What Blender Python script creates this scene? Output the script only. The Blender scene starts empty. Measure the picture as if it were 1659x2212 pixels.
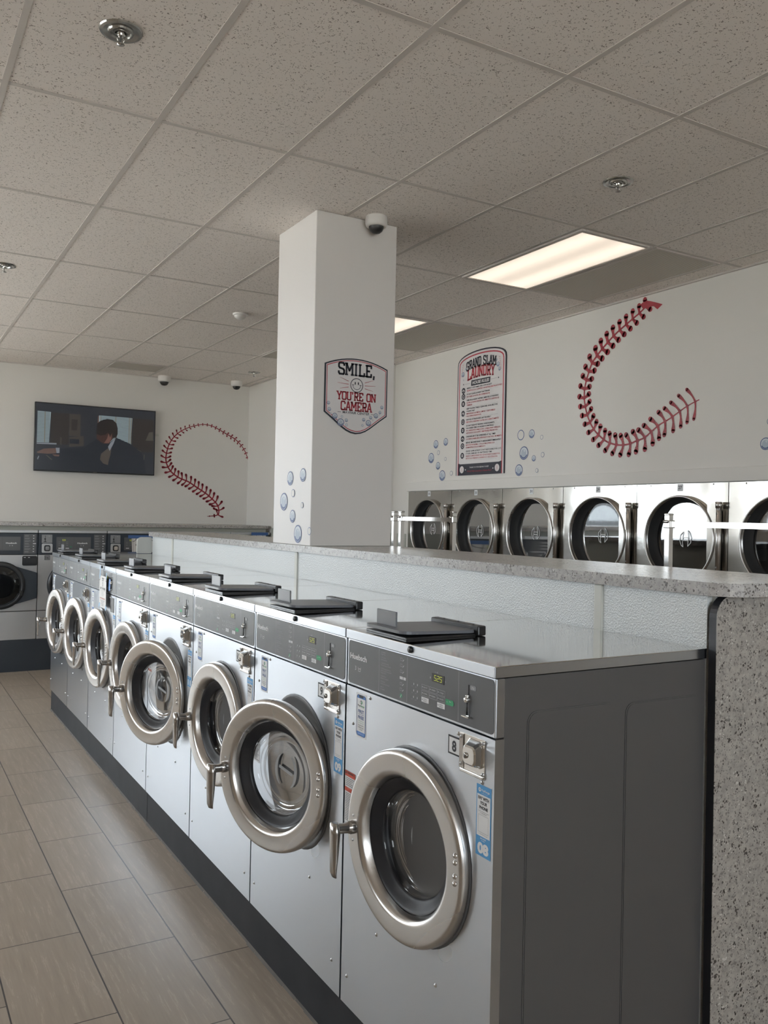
import bpy, bmesh, math, random
from mathutils import Vector, Matrix
random.seed(7)
S = bpy.context.scene
COL = S.collection
PI = math.pi

# ------------------------------------------------------------------ camera, world, exposure
cd = bpy.data.cameras.new('camera'); cam = bpy.data.objects.new('camera', cd); COL.objects.link(cam)
cam.location = (-1.2888, -1.6470, 1.7054)
cam.rotation_euler = (1.5776, -0.0206, -0.5291)
cd.sensor_fit = 'VERTICAL'; cd.sensor_height = 36.0; cd.lens = 36.0 * 1861.26 / 2212
cd.clip_start = 0.05; cd.clip_end = 300
S.camera = cam
S.view_settings.view_transform = 'Standard'
S.view_settings.look = 'None'
S.view_settings.gamma = 1.0
S.view_settings.use_curve_mapping = False
S.view_settings.exposure = 0.05
S.cycles.use_denoising = True
S.cycles.max_bounces = 10; S.cycles.diffuse_bounces = 6; S.cycles.glossy_bounces = 5
S.cycles.transmission_bounces = 6; S.cycles.transparent_max_bounces = 12
S.cycles.sample_clamp_indirect = 6.0
S.cycles.caustics_reflective = False; S.cycles.caustics_refractive = False

SKY_STRENGTH = 10.0
LAMP = 1.08
W = bpy.data.worlds.new('world'); S.world = W; W.use_nodes = True
bg = W.node_tree.nodes['Background']
bg.inputs[0].default_value = (0.90, 0.94, 1.0, 1); bg.inputs[1].default_value = SKY_STRENGTH

sd = bpy.data.lights.new('sun', 'SUN'); sd.energy = 75.0; sd.color = (1.0, .95, .88); sd.angle = .01
sun = bpy.data.objects.new('sun', sd); COL.objects.link(sun); sun.rotation_euler = (0.0, math.radians(32), 0)   # high sun over the roof, lights only the lot outside
H = 3.396            # ceiling height
WR = 3.56            # right wall
WB = 9.0             # back wall
WL = -5.0            # left wall
WF = -5.0            # wall behind the camera

def portal(name, loc, rot, sx, sy):
    l = bpy.data.lights.new(name, 'AREA'); l.shape = 'RECTANGLE'; l.size = sx; l.size_y = sy
    l.cycles.is_portal = True
    o = bpy.data.objects.new(name, l); COL.objects.link(o); o.location = loc; o.rotation_euler = rot
WSILL = 0.35
portal('daylight_opening', (-3.0, WB + 0.02, (WSILL + 3.2)/2), (-PI/2, 0, 0), 3.2, 3.2 - WSILL)
FX0, FX1, FZ0, FZ1 = -3.2, 1.6, 1.5, 2.95   # high windows in the wall behind the camera
portal('daylight_opening_front', ((FX0 + FX1)/2, WF - 0.02, (FZ0 + FZ1)/2), (PI/2, 0, 0), FX1 - FX0, FZ1 - FZ0)
LW0, LW1 = 2.2, 8.4   # glazing added in the left wall for fill daylight (outside the view)
LZ0 = 1.5
portal('fill_opening_left', (WL - 0.02, (LW0 + LW1)/2, (LZ0 + 2.95)/2), (0, -PI/2, 0), 2.95 - LZ0, LW1 - LW0)

# ------------------------------------------------------------------ materials
MATS = {}
def mat(name, color=(.8, .8, .8), rough=.5, metal=0.0, spec=.5, emit=None, estr=1.0, coat=0.0):
    if name in MATS: return MATS[name]
    m = bpy.data.materials.new(name); m.use_nodes = True
    b = m.node_tree.nodes['Principled BSDF']
    b.inputs['Base Color'].default_value = (*color, 1)
    b.inputs['Roughness'].default_value = rough
    b.inputs['Metallic'].default_value = metal
    b.inputs['Specular IOR Level'].default_value = spec
    if coat: b.inputs['Coat Weight'].default_value = coat
    if emit:
        b.inputs['Emission Color'].default_value = (*emit, 1); b.inputs['Emission Strength'].default_value = estr
    MATS[name] = m
    return m
def nodes(m):
    nt = m.node_tree; return nt, nt.nodes, nt.links, nt.nodes['Principled BSDF']
def N(nt, t, **kw):
    n = nt.nodes.new(t)
    for k, v in kw.items(): setattr(n, k, v)
    return n
def coords(nt, scale=(1, 1, 1), kind='Object'):
    tc = N(nt, 'ShaderNodeTexCoord'); mp = N(nt, 'ShaderNodeMapping'); mp.inputs['Scale'].default_value = scale
    nt.links.new(tc.outputs[kind], mp.inputs[0]); return mp.outputs[0]
def ramp(nt, fac, stops):
    r = N(nt, 'ShaderNodeValToRGB'); e = r.color_ramp.elements
    while len(e) < len(stops): e.new(0.5)
    for i, (p, c) in enumerate(stops): e[i].position = p; e[i].color = (*c, 1) if len(c) == 3 else c
    nt.links.new(fac, r.inputs[0]); return r.outputs[0]
def bump(nt, b, h, strength=.2, dist=.01):
    n = N(nt, 'ShaderNodeBump'); n.inputs['Strength'].default_value = strength; n.inputs['Distance'].default_value = dist
    nt.links.new(h, n.inputs['Height']); nt.links.new(n.outputs[0], b.inputs['Normal'])
def noise(nt, vec, scale, detail=2, rough=.5):
    n = N(nt, 'ShaderNodeTexNoise'); n.inputs['Scale'].default_value = scale; n.inputs['Detail'].default_value = detail
    n.inputs['Roughness'].default_value = rough; nt.links.new(vec, n.inputs['Vector']); return n.outputs[0]
def math_n(nt, op, a, b=None, c=None):
    n = N(nt, 'ShaderNodeMath', operation=op)
    for i, v in enumerate((a, b, c)):
        if v is None: continue
        if isinstance(v, (int, float)): n.inputs[i].default_value = v
        else: nt.links.new(v, n.inputs[i])
    return n.outputs[0]

def steel(name, color, rough, wav=0.0, brush=(1, 1, 60), bstr=.02, rv=.08, aniso=0.0, wscale=3.0):
    m = mat(name, color, rough, 1.0); nt, nd, lk, b = nodes(m)
    v = coords(nt, brush); n1 = noise(nt, v, 12, 3)
    mr = N(nt, 'ShaderNodeMapRange'); mr.inputs[3].default_value = max(.02, rough - rv); mr.inputs[4].default_value = rough + rv
    v0 = coords(nt, (1, 1, 1)); n2 = noise(nt, v0, 2.5, 1)
    lk.new(n2, mr.inputs[0]); lk.new(mr.outputs[0], b.inputs['Roughness'])
    b.inputs['Anisotropic'].default_value = aniso
    h = math_n(nt, 'MULTIPLY', n1, bstr) if bstr else math_n(nt, 'ADD', 0.0, 0.0)
    if wav:
        n3 = noise(nt, v0, wscale, 1); h = math_n(nt, 'ADD', h, math_n(nt, 'MULTIPLY', n3, wav))
    if wav or bstr: bump(nt, b, h, 1.0, .01)
    return m

M_wall = mat('wall_paint', (.735, .715, .675), .55)
nt, nd, lk, b = nodes(M_wall); bump(nt, b, noise(nt, coords(nt), 60, 3), .12, .004)
M_wall2 = mat('wall_paint_warm', (.55, .47, .38), .6)
M_wains = mat('wainscot_paint', (.42, .43, .38), .5)
M_col = mat('column_paint', (.76, .735, .71), .5)
nt, nd, lk, b = nodes(M_col); bump(nt, b, noise(nt, coords(nt), 14, 3), .12, .004)

M_ceil = mat('ceiling_tile', (.7, .68, .64), .9)
nt, nd, lk, b = nodes(M_ceil)
v = coords(nt, (1, 1, 1)); vo = N(nt, 'ShaderNodeTexVoronoi', feature='F1'); vo.inputs['Scale'].default_value = 125
vo.inputs['Randomness'].default_value = 1.0
nz = N(nt, 'ShaderNodeTexNoise'); nz.inputs['Scale'].default_value = 55; lk.new(v, nz.inputs['Vector'])
mx = N(nt, 'ShaderNodeMixRGB'); mx.inputs[0].default_value = .03; lk.new(v, mx.inputs[1]); lk.new(nz.outputs['Color'], mx.inputs[2])
lk.new(mx.outputs[0], vo.inputs['Vector'])
sz = noise(nt, v, 60, 2)
thr = math_n(nt, 'MULTIPLY', math_n(nt, 'SUBTRACT', sz, .30), 1.05)
pit = math_n(nt, 'LESS_THAN', vo.outputs['Distance'], thr)
thr2 = math_n(nt, 'SUBTRACT', thr, 0.0)
c1 = N(nt, 'ShaderNodeMixRGB'); c1.inputs[1].default_value = (.80, .745, .70, 1); c1.inputs[2].default_value = (.20, .17, .14, 1)
lk.new(math_n(nt, 'MULTIPLY', pit, .9), c1.inputs[0]); lk.new(c1.outputs[0], b.inputs['Base Color'])
bump(nt, b, math_n(nt, 'MULTIPLY', pit, -1.0), .5, .003)
M_grid = mat('ceiling_grid_paint', (.56, .52, .485), .7)

M_floor = mat('floor_tile', (.5, .5, .5), .33)
nt, nd, lk, b = nodes(M_floor)
tc = N(nt, 'ShaderNodeTexCoord'); sp = N(nt, 'ShaderNodeSeparateXYZ'); lk.new(tc.outputs['Object'], sp.inputs[0])
TX, TY = .3245, .645
fx = math_n(nt, 'DIVIDE', math_n(nt, 'ADD', sp.outputs[0], .228), TX)
row = math_n(nt, 'FLOOR', fx); fu = math_n(nt, 'FRACT', fx)
fy = math_n(nt, 'DIVIDE', math_n(nt, 'ADD', math_n(nt, 'SUBTRACT', sp.outputs[1], 1.556), math_n(nt, 'MULTIPLY', row, TY / 3)), TY)
fv = math_n(nt, 'FRACT', fy); cell = math_n(nt, 'FLOOR', fy)
def edge(f, w):
    return math_n(nt, 'GREATER_THAN', math_n(nt, 'ABSOLUTE', math_n(nt, 'SUBTRACT', f, .5)), .5 - w)
gr = math_n(nt, 'MAXIMUM', edge(fu, .0028 / TX), edge(fv, .0024 / TY))
cb = N(nt, 'ShaderNodeCombineXYZ'); lk.new(row, cb.inputs[0]); lk.new(cell, cb.inputs[1])
wn = N(nt, 'ShaderNodeTexWhiteNoise'); lk.new(cb.outputs[0], wn.inputs[0])
ad = N(nt, 'ShaderNodeVectorMath', operation='ADD'); sc_ = N(nt, 'ShaderNodeVectorMath', operation='SCALE'); sc_.inputs['Scale'].default_value = 9
lk.new(wn.outputs['Color'], sc_.inputs[0]); lk.new(tc.outputs['Object'], ad.inputs[0]); lk.new(sc_.outputs[0], ad.inputs[1])
mp = N(nt, 'ShaderNodeMapping'); mp.inputs['Scale'].default_value = (16, 1.1, 1); mp.inputs['Rotation'].default_value = (0, 0, .10)
lk.new(ad.outputs[0], mp.inputs[0])
vein = noise(nt, mp.outputs[0], 3.2, 5, .6)
vc = ramp(nt, vein, [(.28, (.32, .268, .215)), (.45, (.35, .295, .238)), (.575, (.37, .312, .255)), (.60, (.45, .385, .32)), (.625, (.365, .307, .25)), (.8, (.39, .33, .272))])
tint = N(nt, 'ShaderNodeHueSaturation'); lk.new(vc, tint.inputs['Color']); lk.new(math_n(nt, 'ADD', .93, math_n(nt, 'MULTIPLY', wn.outputs['Value'], .13)), tint.inputs['Value'])
mg = N(nt, 'ShaderNodeMixRGB'); mg.inputs[2].default_value = (.035, .028, .026, 1); lk.new(gr, mg.inputs[0]); lk.new(tint.outputs[0], mg.inputs[1])
lk.new(mg.outputs[0], b.inputs['Base Color'])
bump(nt, b, math_n(nt, 'MULTIPLY', gr, -1.0), .4, .003)

def granite(name, base, dark, light, scale=1.0, rough=.25):
    m = mat(name, base, rough); nt, nd, lk, b = nodes(m)
    v = coords(nt)
    def spots(sc, th, ns):
        vo = N(nt, 'ShaderNodeTexVoronoi', feature='F1'); vo.inputs['Scale'].default_value = sc
        nz = N(nt, 'ShaderNodeTexNoise'); nz.inputs['Scale'].default_value = sc * .9; lk.new(v, nz.inputs['Vector'])
        mx = N(nt, 'ShaderNodeMixRGB'); mx.inputs[0].default_value = .55 / sc * 1.6; lk.new(v, mx.inputs[1]); lk.new(nz.outputs['Color'], mx.inputs[2]); lk.new(mx.outputs[0], vo.inputs['Vector'])
        n2 = noise(nt, v, sc * .45, 2)
        return math_n(nt, 'LESS_THAN', vo.outputs['Distance'], math_n(nt, 'MULTIPLY', math_n(nt, 'SUBTRACT', n2, ns), th))
    cur = ramp(nt, noise(nt, v, 45 * scale, 4, .7), [(.35, tuple(c * .74 for c in base)), (.62, base)])
    for sc, th, ns, c in ((150 * scale, 1.9, .36, tuple(x * .5 for x in base)), (95 * scale, 1.7, .42, dark), (110 * scale, 1.6, .47, light)):
        mxx = N(nt, 'ShaderNodeMixRGB'); mxx.inputs[2].default_value = (*c, 1); lk.new(cur, mxx.inputs[1]); lk.new(spots(sc, th, ns), mxx.inputs[0]); cur = mxx.outputs[0]
    lk.new(cur, b.inputs['Base Color'])
    return m
M_gran = granite('granite_counter', (.46, .44, .42), (.11, .10, .09), (.62, .60, .57))
M_lam = granite('granite_laminate', (.36, .335, .305), (.06, .052, .045), (.48, .46, .43), 1.0, .45)

M_steelf = steel('brushed_steel_front', (.56, .59, .63), .29, wav=.14, bstr=0, rv=.04, aniso=.72, wscale=2.0)
tn = N(M_steelf.node_tree, 'ShaderNodeCombineXYZ'); tn.inputs[2].default_value = 1.0
M_steelf.node_tree.links.new(tn.outputs[0], M_steelf.node_tree.nodes['Principled BSDF'].inputs['Tangent'])
M_steelt = steel('polished_steel_top', (.66, .65, .63), .07, wav=.0, bstr=0, rv=.03)
M_steelr = steel('door_ring_steel', (.60, .58, .56), .27, bstr=.0, rv=.02, aniso=.35)
tn = N(M_steelr.node_tree, 'ShaderNodeTangent', direction_type='RADIAL', axis='X'); M_steelr.node_tree.links.new(tn.outputs[0], M_steelr.node_tree.nodes['Principled BSDF'].inputs['Tangent'])
M_steeld = steel('dryer_steel', (.66, .65, .62), .12, wav=.7, brush=(1, 1, 60), bstr=.01, rv=.05, wscale=2.6)
M_chrome = mat('chrome', (.75, .74, .72), .15, 1.0)
M_handle = mat('cast_handle', (.42, .40, .38), .22, 1.0)
M_screw = mat('screw_steel', (.5, .5, .5), .3, 1.0)
M_side = mat('grey_painted_side', (.075, .072, .070), .40)
M_gasket = mat('grey_rubber', (.11, .11, .115), .5)
M_gasket2 = mat('black_rubber', (.02, .02, .02), .75)
M_bezel = mat('bezel_rubber', (.014, .015, .019), .45)
M_escut = mat('escutcheon', (.45, .45, .43), .22, 1.0)
M_black = mat('black_plastic', (.012, .012, .013), .35)
M_dark = mat('dark_plastic', (.03, .032, .036), .3)
M_soap = mat('soap_lid_plastic', (.15, .155, .17), .35)
M_drum = mat('drum_steel', (.07, .07, .072), .35, 1.0)
M_ctl = mat('control_grey', (.105, .11, .115), .38)
M_ctl2 = mat('control_grey_light', (.25, .26, .27), .45)
M_white = mat('print_white', (.72, .73, .74), .5)
M_whitep = mat('sticker_white', (.78, .79, .80), .45)
M_dim = mat('print_grey', (.36, .37, .38), .5)
M_blk = mat('print_black', (.012, .012, .015), .5)
M_green = mat('print_green', (.02, .30, .12), .5)
M_blue = mat('sticker_blue', (.09, .32, .62), .45)
M_navy = mat('phone_navy', (.012, .06, .22), .4)
M_midblue = mat('phone_blue', (.05, .18, .50), .4)
M_red = mat('sticker_red', (.50, .07, .04), .5)
M_led = mat('led_digits', (.3, .3, .02), .5, emit=(.62, .70, .08), estr=.65)
M_kick = mat('plinth_dark', (.030, .033, .038), .6, spec=.25)
nt, nd, lk, b = nodes(M_kick); lk.new(ramp(nt, noise(nt, coords(nt), 6, 5), [(.3, (.015, .017, .021)), (.75, (.026, .028, .032))]), b.inputs['Base Color'])
M_kick2 = mat('plinth_navy', (.032, .042, .056), .5)
M_caulk = mat('caulk', (.10, .09, .08), .8)
M_tex = mat('pebbled_panel', (.68, .70, .69), .28)
nt, nd, lk, b = nodes(M_tex)
vo = N(nt, 'ShaderNodeTexVoronoi', feature='SMOOTH_F1'); vo.inputs['Scale'].default_value = 200; lk.new(coords(nt), vo.inputs['Vector'])
bump(nt, b, vo.outputs['Distance'], .6, .003)
M_batten = mat('panel_batten', (.66, .66, .60), .4)
M_wpanel = mat('white_laminate', (.62, .63, .60), .3)
M_decal = mat('decal_red', (.27, .012, .025), .45)
M_bub = mat('bubble_grey', (.43, .49, .56), .5)
M_bubl = mat('bubble_light', (.62, .66, .69), .5)
M_bubd = mat('bubble_blue', (.085, .12, .26), .5)
M_sign = mat('sign_face', (.72, .70, .70), .5)
M_signn = mat('sign_navy', (.02, .022, .035), .5)
M_signr = mat('sign_red', (.40, .025, .045), .5)
M_signp = mat('sign_pink', (.58, .28, .28), .5)
M_cam = mat('camera_white', (.74, .72, .69), .4)
M_tape = mat('blue_tape', (.055, .13, .33), .6)
M_tapel = mat('light_blue_tape', (.36, .55, .75), .5)
M_paper = mat('paper', (.74, .73, .71), .6)
M_backst = steel('washer_grey_steel', (.50, .51, .52), .42, brush=(1, 1, 60), bstr=.01)
M_backst.node_tree.nodes['Principled BSDF'].inputs['Metallic'].default_value = .55
M_outside = mat('pavement', (.55, .54, .52), .9)

def glass(name, tint, gl=.06, rough=.02, op=0.0):
    m = bpy.data.materials.new(name); m.use_nodes = True; nt = m.node_tree; nt.nodes.clear()
    o = N(nt, 'ShaderNodeOutputMaterial'); mx = N(nt, 'ShaderNodeMixShader'); t = N(nt, 'ShaderNodeBsdfTransparent'); g = N(nt, 'ShaderNodeBsdfGlossy')
    t.inputs[0].default_value = (*tint, 1); g.inputs['Roughness'].default_value = rough
    lw = N(nt, 'ShaderNodeLayerWeight'); lw.inputs[0].default_value = .35
    f = math_n(nt, 'ADD', math_n(nt, 'MULTIPLY', lw.outputs['Fresnel'], .45), gl)
    nt.links.new(f, mx.inputs[0]); nt.links.new(t.outputs[0], mx.inputs[1]); nt.links.new(g.outputs[0], mx.inputs[2]); nt.links.new(mx.outputs[0], o.inputs[0])
    MATS[name] = m; return m
M_glass = glass('door_bowl_glass', (.80, .81, .82), .02)
M_dglass = glass('dryer_door_glass', (.16, .17, .18), .05)
M_wglass = glass('window_glass', (.96, .98, .98), .02)
M_bglass = glass('washer_tinted_glass', (.30, .32, .34), .06)

# ------------------------------------------------------------------ mesh builder
FONT = None
TXT = {}
def text_polys(s, bold, res):
    key = (s, bold, res)
    if key in TXT: return TXT[key]
    c = bpy.data.curves.new('t', 'FONT'); c.body = s; c.size = 1.0; c.fill_mode = 'FRONT'; c.resolution_u = res; c.offset = bold
    o = bpy.data.objects.new('t', c); COL.objects.link(o)
    dg = bpy.context.evaluated_depsgraph_get(); dg.update()
    me = bpy.data.meshes.new_from_object(o.evaluated_get(dg))
    vs = [(v.co.x, v.co.y) for v in me.vertices]; fs = [tuple(p.vertices) for p in me.polygons]
    bpy.data.objects.remove(o); bpy.data.curves.remove(c); bpy.data.meshes.remove(me)
    xs = [v[0] for v in vs] or [0]; ys = [v[1] for v in vs] or [0]
    TXT[key] = (vs, fs, min(xs), max(xs), min(ys), max(ys))
    return TXT[key]

# slab block letters: strokes on a unit grid
_SL = {
 'S': [[(.95,.78),(.95,.88),(.82,1),(.18,1),(.05,.88),(.05,.66),(.18,.55),(.82,.45),(.95,.34),(.95,.12),(.82,0),(.18,0),(.05,.12),(.05,.24)]],
 'M': [[(.1,0),(.1,1),(.5,.35),(.9,1),(.9,0)]], 'I': [[(.5,0),(.5,1)]], 'L': [[(.2,1),(.2,0),(.95,0),(.95,.25)]],
 'E': [[(.92,.78),(.92,1),(.18,1),(.18,0),(.92,0),(.92,.24)],[(.18,.5),(.65,.5)]], 'Y': [[(.05,1),(.5,.45),(.95,1)],[(.5,.45),(.5,0)]],
 'O': [[(.2,0),(.06,.14),(.06,.86),(.2,1),(.8,1),(.94,.86),(.94,.14),(.8,0),(.2,0)]], 'U': [[(.1,1),(.1,.14),(.24,0),(.76,0),(.9,.14),(.9,1)]],
 'R': [[(.18,0),(.18,1),(.76,1),(.9,.88),(.9,.6),(.76,.48),(.18,.48)],[(.55,.48),(.92,0)]], 'N': [[(.1,0),(.1,1),(.9,0),(.9,1)]],
 'C': [[(.92,.74),(.92,.88),(.78,1),(.2,1),(.06,.86),(.06,.14),(.2,0),(.78,0),(.92,.12),(.92,.26)]],
 'A': [[(.06,0),(.45,1),(.55,1),(.94,0)],[(.22,.33),(.78,.33)]],
 'G': [[(.92,.74),(.92,.88),(.78,1),(.2,1),(.06,.86),(.06,.14),(.2,0),(.78,0),(.92,.12),(.92,.45),(.55,.45)]],
 'D': [[(.16,0),(.16,1),(.78,1),(.93,.86),(.93,.14),(.78,0),(.16,0)]], "'": [[(.5,1.05),(.38,.78)]], ',': [[(.5,.08),(.35,-.2)]]}
_SERIF = {'M': [(.1,0),(.9,0),(.08,1),(.92,1)], 'I': [(.5,0),(.5,1)], 'L': [(.2,1),(.2,0)], 'E': [(.18,0),(.18,1)], 'Y': [(.05,1),(.95,1),(.5,0)],
 'U': [(.1,1),(.9,1)], 'R': [(.18,0),(.18,1),(.92,0)], 'N': [(.1,0),(.1,1),(.9,1)], 'A': [(.06,0),(.94,0)], 'D': [(.16,0),(.16,1)]}

class MB:
    def __init__(s): s.v = []; s.f = []; s.m = []; s.mats = []; s.sm = []
    def mi(s, m):
        if m not in s.mats: s.mats.append(m)
        return s.mats.index(m)
    def add(s, vs, fs, m, smooth=False):
        o = len(s.v); s.v += [tuple(v) for v in vs]; k = s.mi(m)
        for f in fs: s.f.append(tuple(i + o for i in f)); s.m.append(k); s.sm.append(smooth)
    def box(s, a, b, m):
        x0, y0, z0 = [min(p, q) for p, q in zip(a, b)]; x1, y1, z1 = [max(p, q) for p, q in zip(a, b)]
        s.add([(x0,y0,z0),(x1,y0,z0),(x1,y1,z0),(x0,y1,z0),(x0,y0,z1),(x1,y0,z1),(x1,y1,z1),(x0,y1,z1)],
              [(0,3,2,1),(4,5,6,7),(0,1,5,4),(1,2,6,5),(2,3,7,6),(3,0,4,7)], m); return s
    def bevbox(s, a, b, m, r=.004, seg=2):
        bm = bmesh.new(); bmesh.ops.create_cube(bm, size=1)
        c = [(p + q) / 2 for p, q in zip(a, b)]; d = [abs(q - p) for p, q in zip(a, b)]
        for v in bm.verts: v.co = Vector((c[i] + v.co[i] * d[i] for i in range(3)))
        r = min(r, min(d) * .45)
        bmesh.ops.bevel(bm, geom=list(bm.edges), offset=r, segments=seg, affect='EDGES', profile=.5)
        bm.verts.index_update()
        s.add([v.co[:] for v in bm.verts], [[v.index for v in f.verts] for f in bm.faces], m, False); bm.free(); return s
    def lathe(s, prof, c, axis, m, n=48, smooth=True, closed=False):
        # prof: (radius, offset along axis); axis 'x','y','z' or vector
        ax = Vector({'x': (1,0,0), 'y': (0,1,0), 'z': (0,0,1)}.get(axis, axis) if isinstance(axis, str) else axis).normalized()
        t = Vector((0,0,1)) if abs(ax.z) < .9 else Vector((1,0,0))
        u = ax.cross(t).normalized(); w = ax.cross(u)
        c = Vector(c); vs = []
        for r, o in prof:
            for i in range(n):
                a = 2 * PI * i / n; vs.append(c + ax * o + (u * math.cos(a) + w * math.sin(a)) * max(r, 1e-5))
        fs = []
        L = len(prof)
        for j in range(L - 1 if not closed else L):
            k = (j + 1) % L
            for i in range(n): fs.append((j*n+i, j*n+(i+1)%n, k*n+(i+1)%n, k*n+i))
        s.add(vs, fs, m, smooth); return s
    def tube(s, pts, r, m, n=10, square=False):
        pts = [Vector(p) for p in pts]; vs = []; 
        if square: n = 4
        up = None
        for i, p in enumerate(pts):
            d = (pts[min(i+1, len(pts)-1)] - pts[max(i-1, 0)]).normalized()
            t = Vector((0,0,1)) if abs(d.z) < .9 else Vector((0,1,0))
            u = d.cross(t).normalized(); w = d.cross(u)
            rr = r[i] if isinstance(r, (list, tuple)) else r
            for k in range(n):
                a = 2 * PI * (k + (.5 if square else 0)) / n
                vs.append(p + (u * math.cos(a) + w * math.sin(a)) * (rr * (1.414 if square else 1)))
        fs = [(j*n+i, j*n+(i+1)%n, (j+1)*n+(i+1)%n, (j+1)*n+i) for j in range(len(pts)-1) for i in range(n)]
        fs += [tuple(range(n-1, -1, -1)), tuple(range((len(pts)-1)*n, len(pts)*n))]
        s.add(vs, fs, m, not square); return s
    def prism(s, pts2, plane, h0, h1, m, smooth=False):
        # pts2 counter-clockwise seen against the normal; h along normal
        O, R, U = plane; Nn = R.cross(U); n = len(pts2)
        vs = [O + R*x + U*y + Nn*h0 for x, y in pts2] + [O + R*x + U*y + Nn*h1 for x, y in pts2]
        fs = [tuple(range(n, 2*n)), tuple(range(n-1, -1, -1))] + [(i, (i+1) % n, n + (i+1) % n, n + i) for i in range(n)]
        s.add(vs, fs, m, smooth); return s
    def flat(s, pts2, plane, h, m):
        O, R, U = plane; Nn = R.cross(U)
        s.add([O + R*x + U*y + Nn*h for x, y in pts2], [tuple(range(len(pts2)))], m); return s
    def rect(s, x0, y0, x1, y1, plane, h, m): return s.flat([(x0,y0),(x1,y0),(x1,y1),(x0,y1)], plane, h, m)
    def rrect(s, x0, y0, x1, y1, r, plane, h, m): return s.flat(rr(x0,y0,x1,y1,r), plane, h, m)
    def disc(s, x, y, r, plane, h, m, n=20, ry=None):
        ry = ry or r
        return s.flat([(x + r*math.cos(2*PI*i/n), y + ry*math.sin(2*PI*i/n)) for i in range(n)], plane, h, m)
    def ring(s, x, y, r0, r1, plane, h, m, n=24, a0=0, a1=2*PI):
        O, R, U = plane; Nn = R.cross(U); vs = []; full = abs(a1 - a0 - 2*PI) < 1e-6
        for i in range(n + 1):
            a = a0 + (a1 - a0) * i / n
            for r in (r0, r1): vs.append(O + R*(x + r*math.cos(a)) + U*(y + r*math.sin(a)) + Nn*h)
        s.add(vs, [(2*i, 2*i+1, 2*i+3, 2*i+2) for i in range(n)], m); return s
    def line(s, pts, w, plane, h, m, ws=None):
        for i in range(len(pts) - 1):
            (x0, y0), (x1, y1) = pts[i], pts[i+1]; d = math.hypot(x1-x0, y1-y0) or 1e-6
            w0 = (ws[i] if ws else w) / 2; w1 = (ws[i+1] if ws else w) / 2
            nx, ny = -(y1-y0)/d, (x1-x0)/d; ex, ey = (x1-x0)/d*w0*.5, (y1-y0)/d*w0*.5
            if ws: ex = ey = 0
            s.flat([(x0-ex+nx*w0, y0-ey+ny*w0), (x0-ex-nx*w0, y0-ey-ny*w0), (x1+ex-nx*w1, y1+ey-ny*w1), (x1+ex+nx*w1, y1+ey+ny*w1)], plane, h, m)
        return s
    def text(s, t, x, y, hgt, plane, h, m, width=None, align='c', bold=0.0, res=2, skew=0.0, arch=0.0):
        vs, fs, x0, x1, y0, y1 = text_polys(t, bold, res)
        if not vs: return s
        cap = .70; sy = hgt / cap; sx = width / (x1 - x0) if width else sy
        ox = {'c': -(x0 + x1) / 2, 'l': -x0, 'r': -x1}[align]
        O, R, U = plane; Nn = R.cross(U); out = []
        for vx, vy in vs:
            X = (vx + ox) * sx + vy * sy * skew; Y = vy * sy
            if arch: Y += arch * (1 - (X / max((x1-x0)*sx/2, 1e-6)) ** 2)
            out.append(O + R*(x + X) + U*(y + Y) + Nn*h)
        s.add(out, fs, m); return s
    def slab(s, t, x, y, w, hgt, plane, h, m, thick=.2, gap=.22, yf=None):
        wd = {'I': .55, "'": .35, ',': .4, ' ': .5, 'M': 1.25}
        tot = sum(wd.get(c, 1.0) for c in t) + gap * (len(t) - 1); k = w / tot; cx = x - w / 2
        for c in t:
            cw = wd.get(c, 1.0) * k
            if c != ' ':
                def P(p):
                    X = cx + p[0] * cw; f = yf(X) if yf else (0, 1)
                    return (X, y + f[0] + p[1] * hgt * f[1])
                th = k * thick * 1.15
                for st in _SL[c]: s.line([P(p) for p in st], th, plane, h, m)
                for q in _SERIF.get(c, []):
                    a, b_ = P(q), P(q)
                    s.line([(a[0] - k*.2, a[1]), (a[0] + k*.2, a[1])], th*.8, plane, h, m)
            cx += cw + gap * k
        return s
    def mesh(s, name):
        me = bpy.data.meshes.new(name); me.from_pydata(s.v, [], s.f)
        for m in s.mats: me.materials.append(m)
        me.polygons.foreach_set('material_index', s.m); me.polygons.foreach_set('use_smooth', s.sm)
        me.update(); return me
    def build(s, name, parent=None, loc=None, rot=None):
        o = bpy.data.objects.new(name, s.mesh(name)); COL.objects.link(o)
        if parent: o.parent = parent
        if loc: o.location = loc
        if rot: o.rotation_euler = rot
        return o
def rr(x0, y0, x1, y1, r, n=6):
    r = min(r, (x1-x0)/2, (y1-y0)/2)
    P = []
    for cx, cy, a in ((x1-r, y1-r, 0), (x0+r, y1-r, PI/2), (x0+r, y0+r, PI), (x1-r, y0+r, 1.5*PI)):
        for i in range(n+1): t = a + PI/2*i/n; P.append((cx + r*math.cos(t), cy + r*math.sin(t)))
    return P
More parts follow.
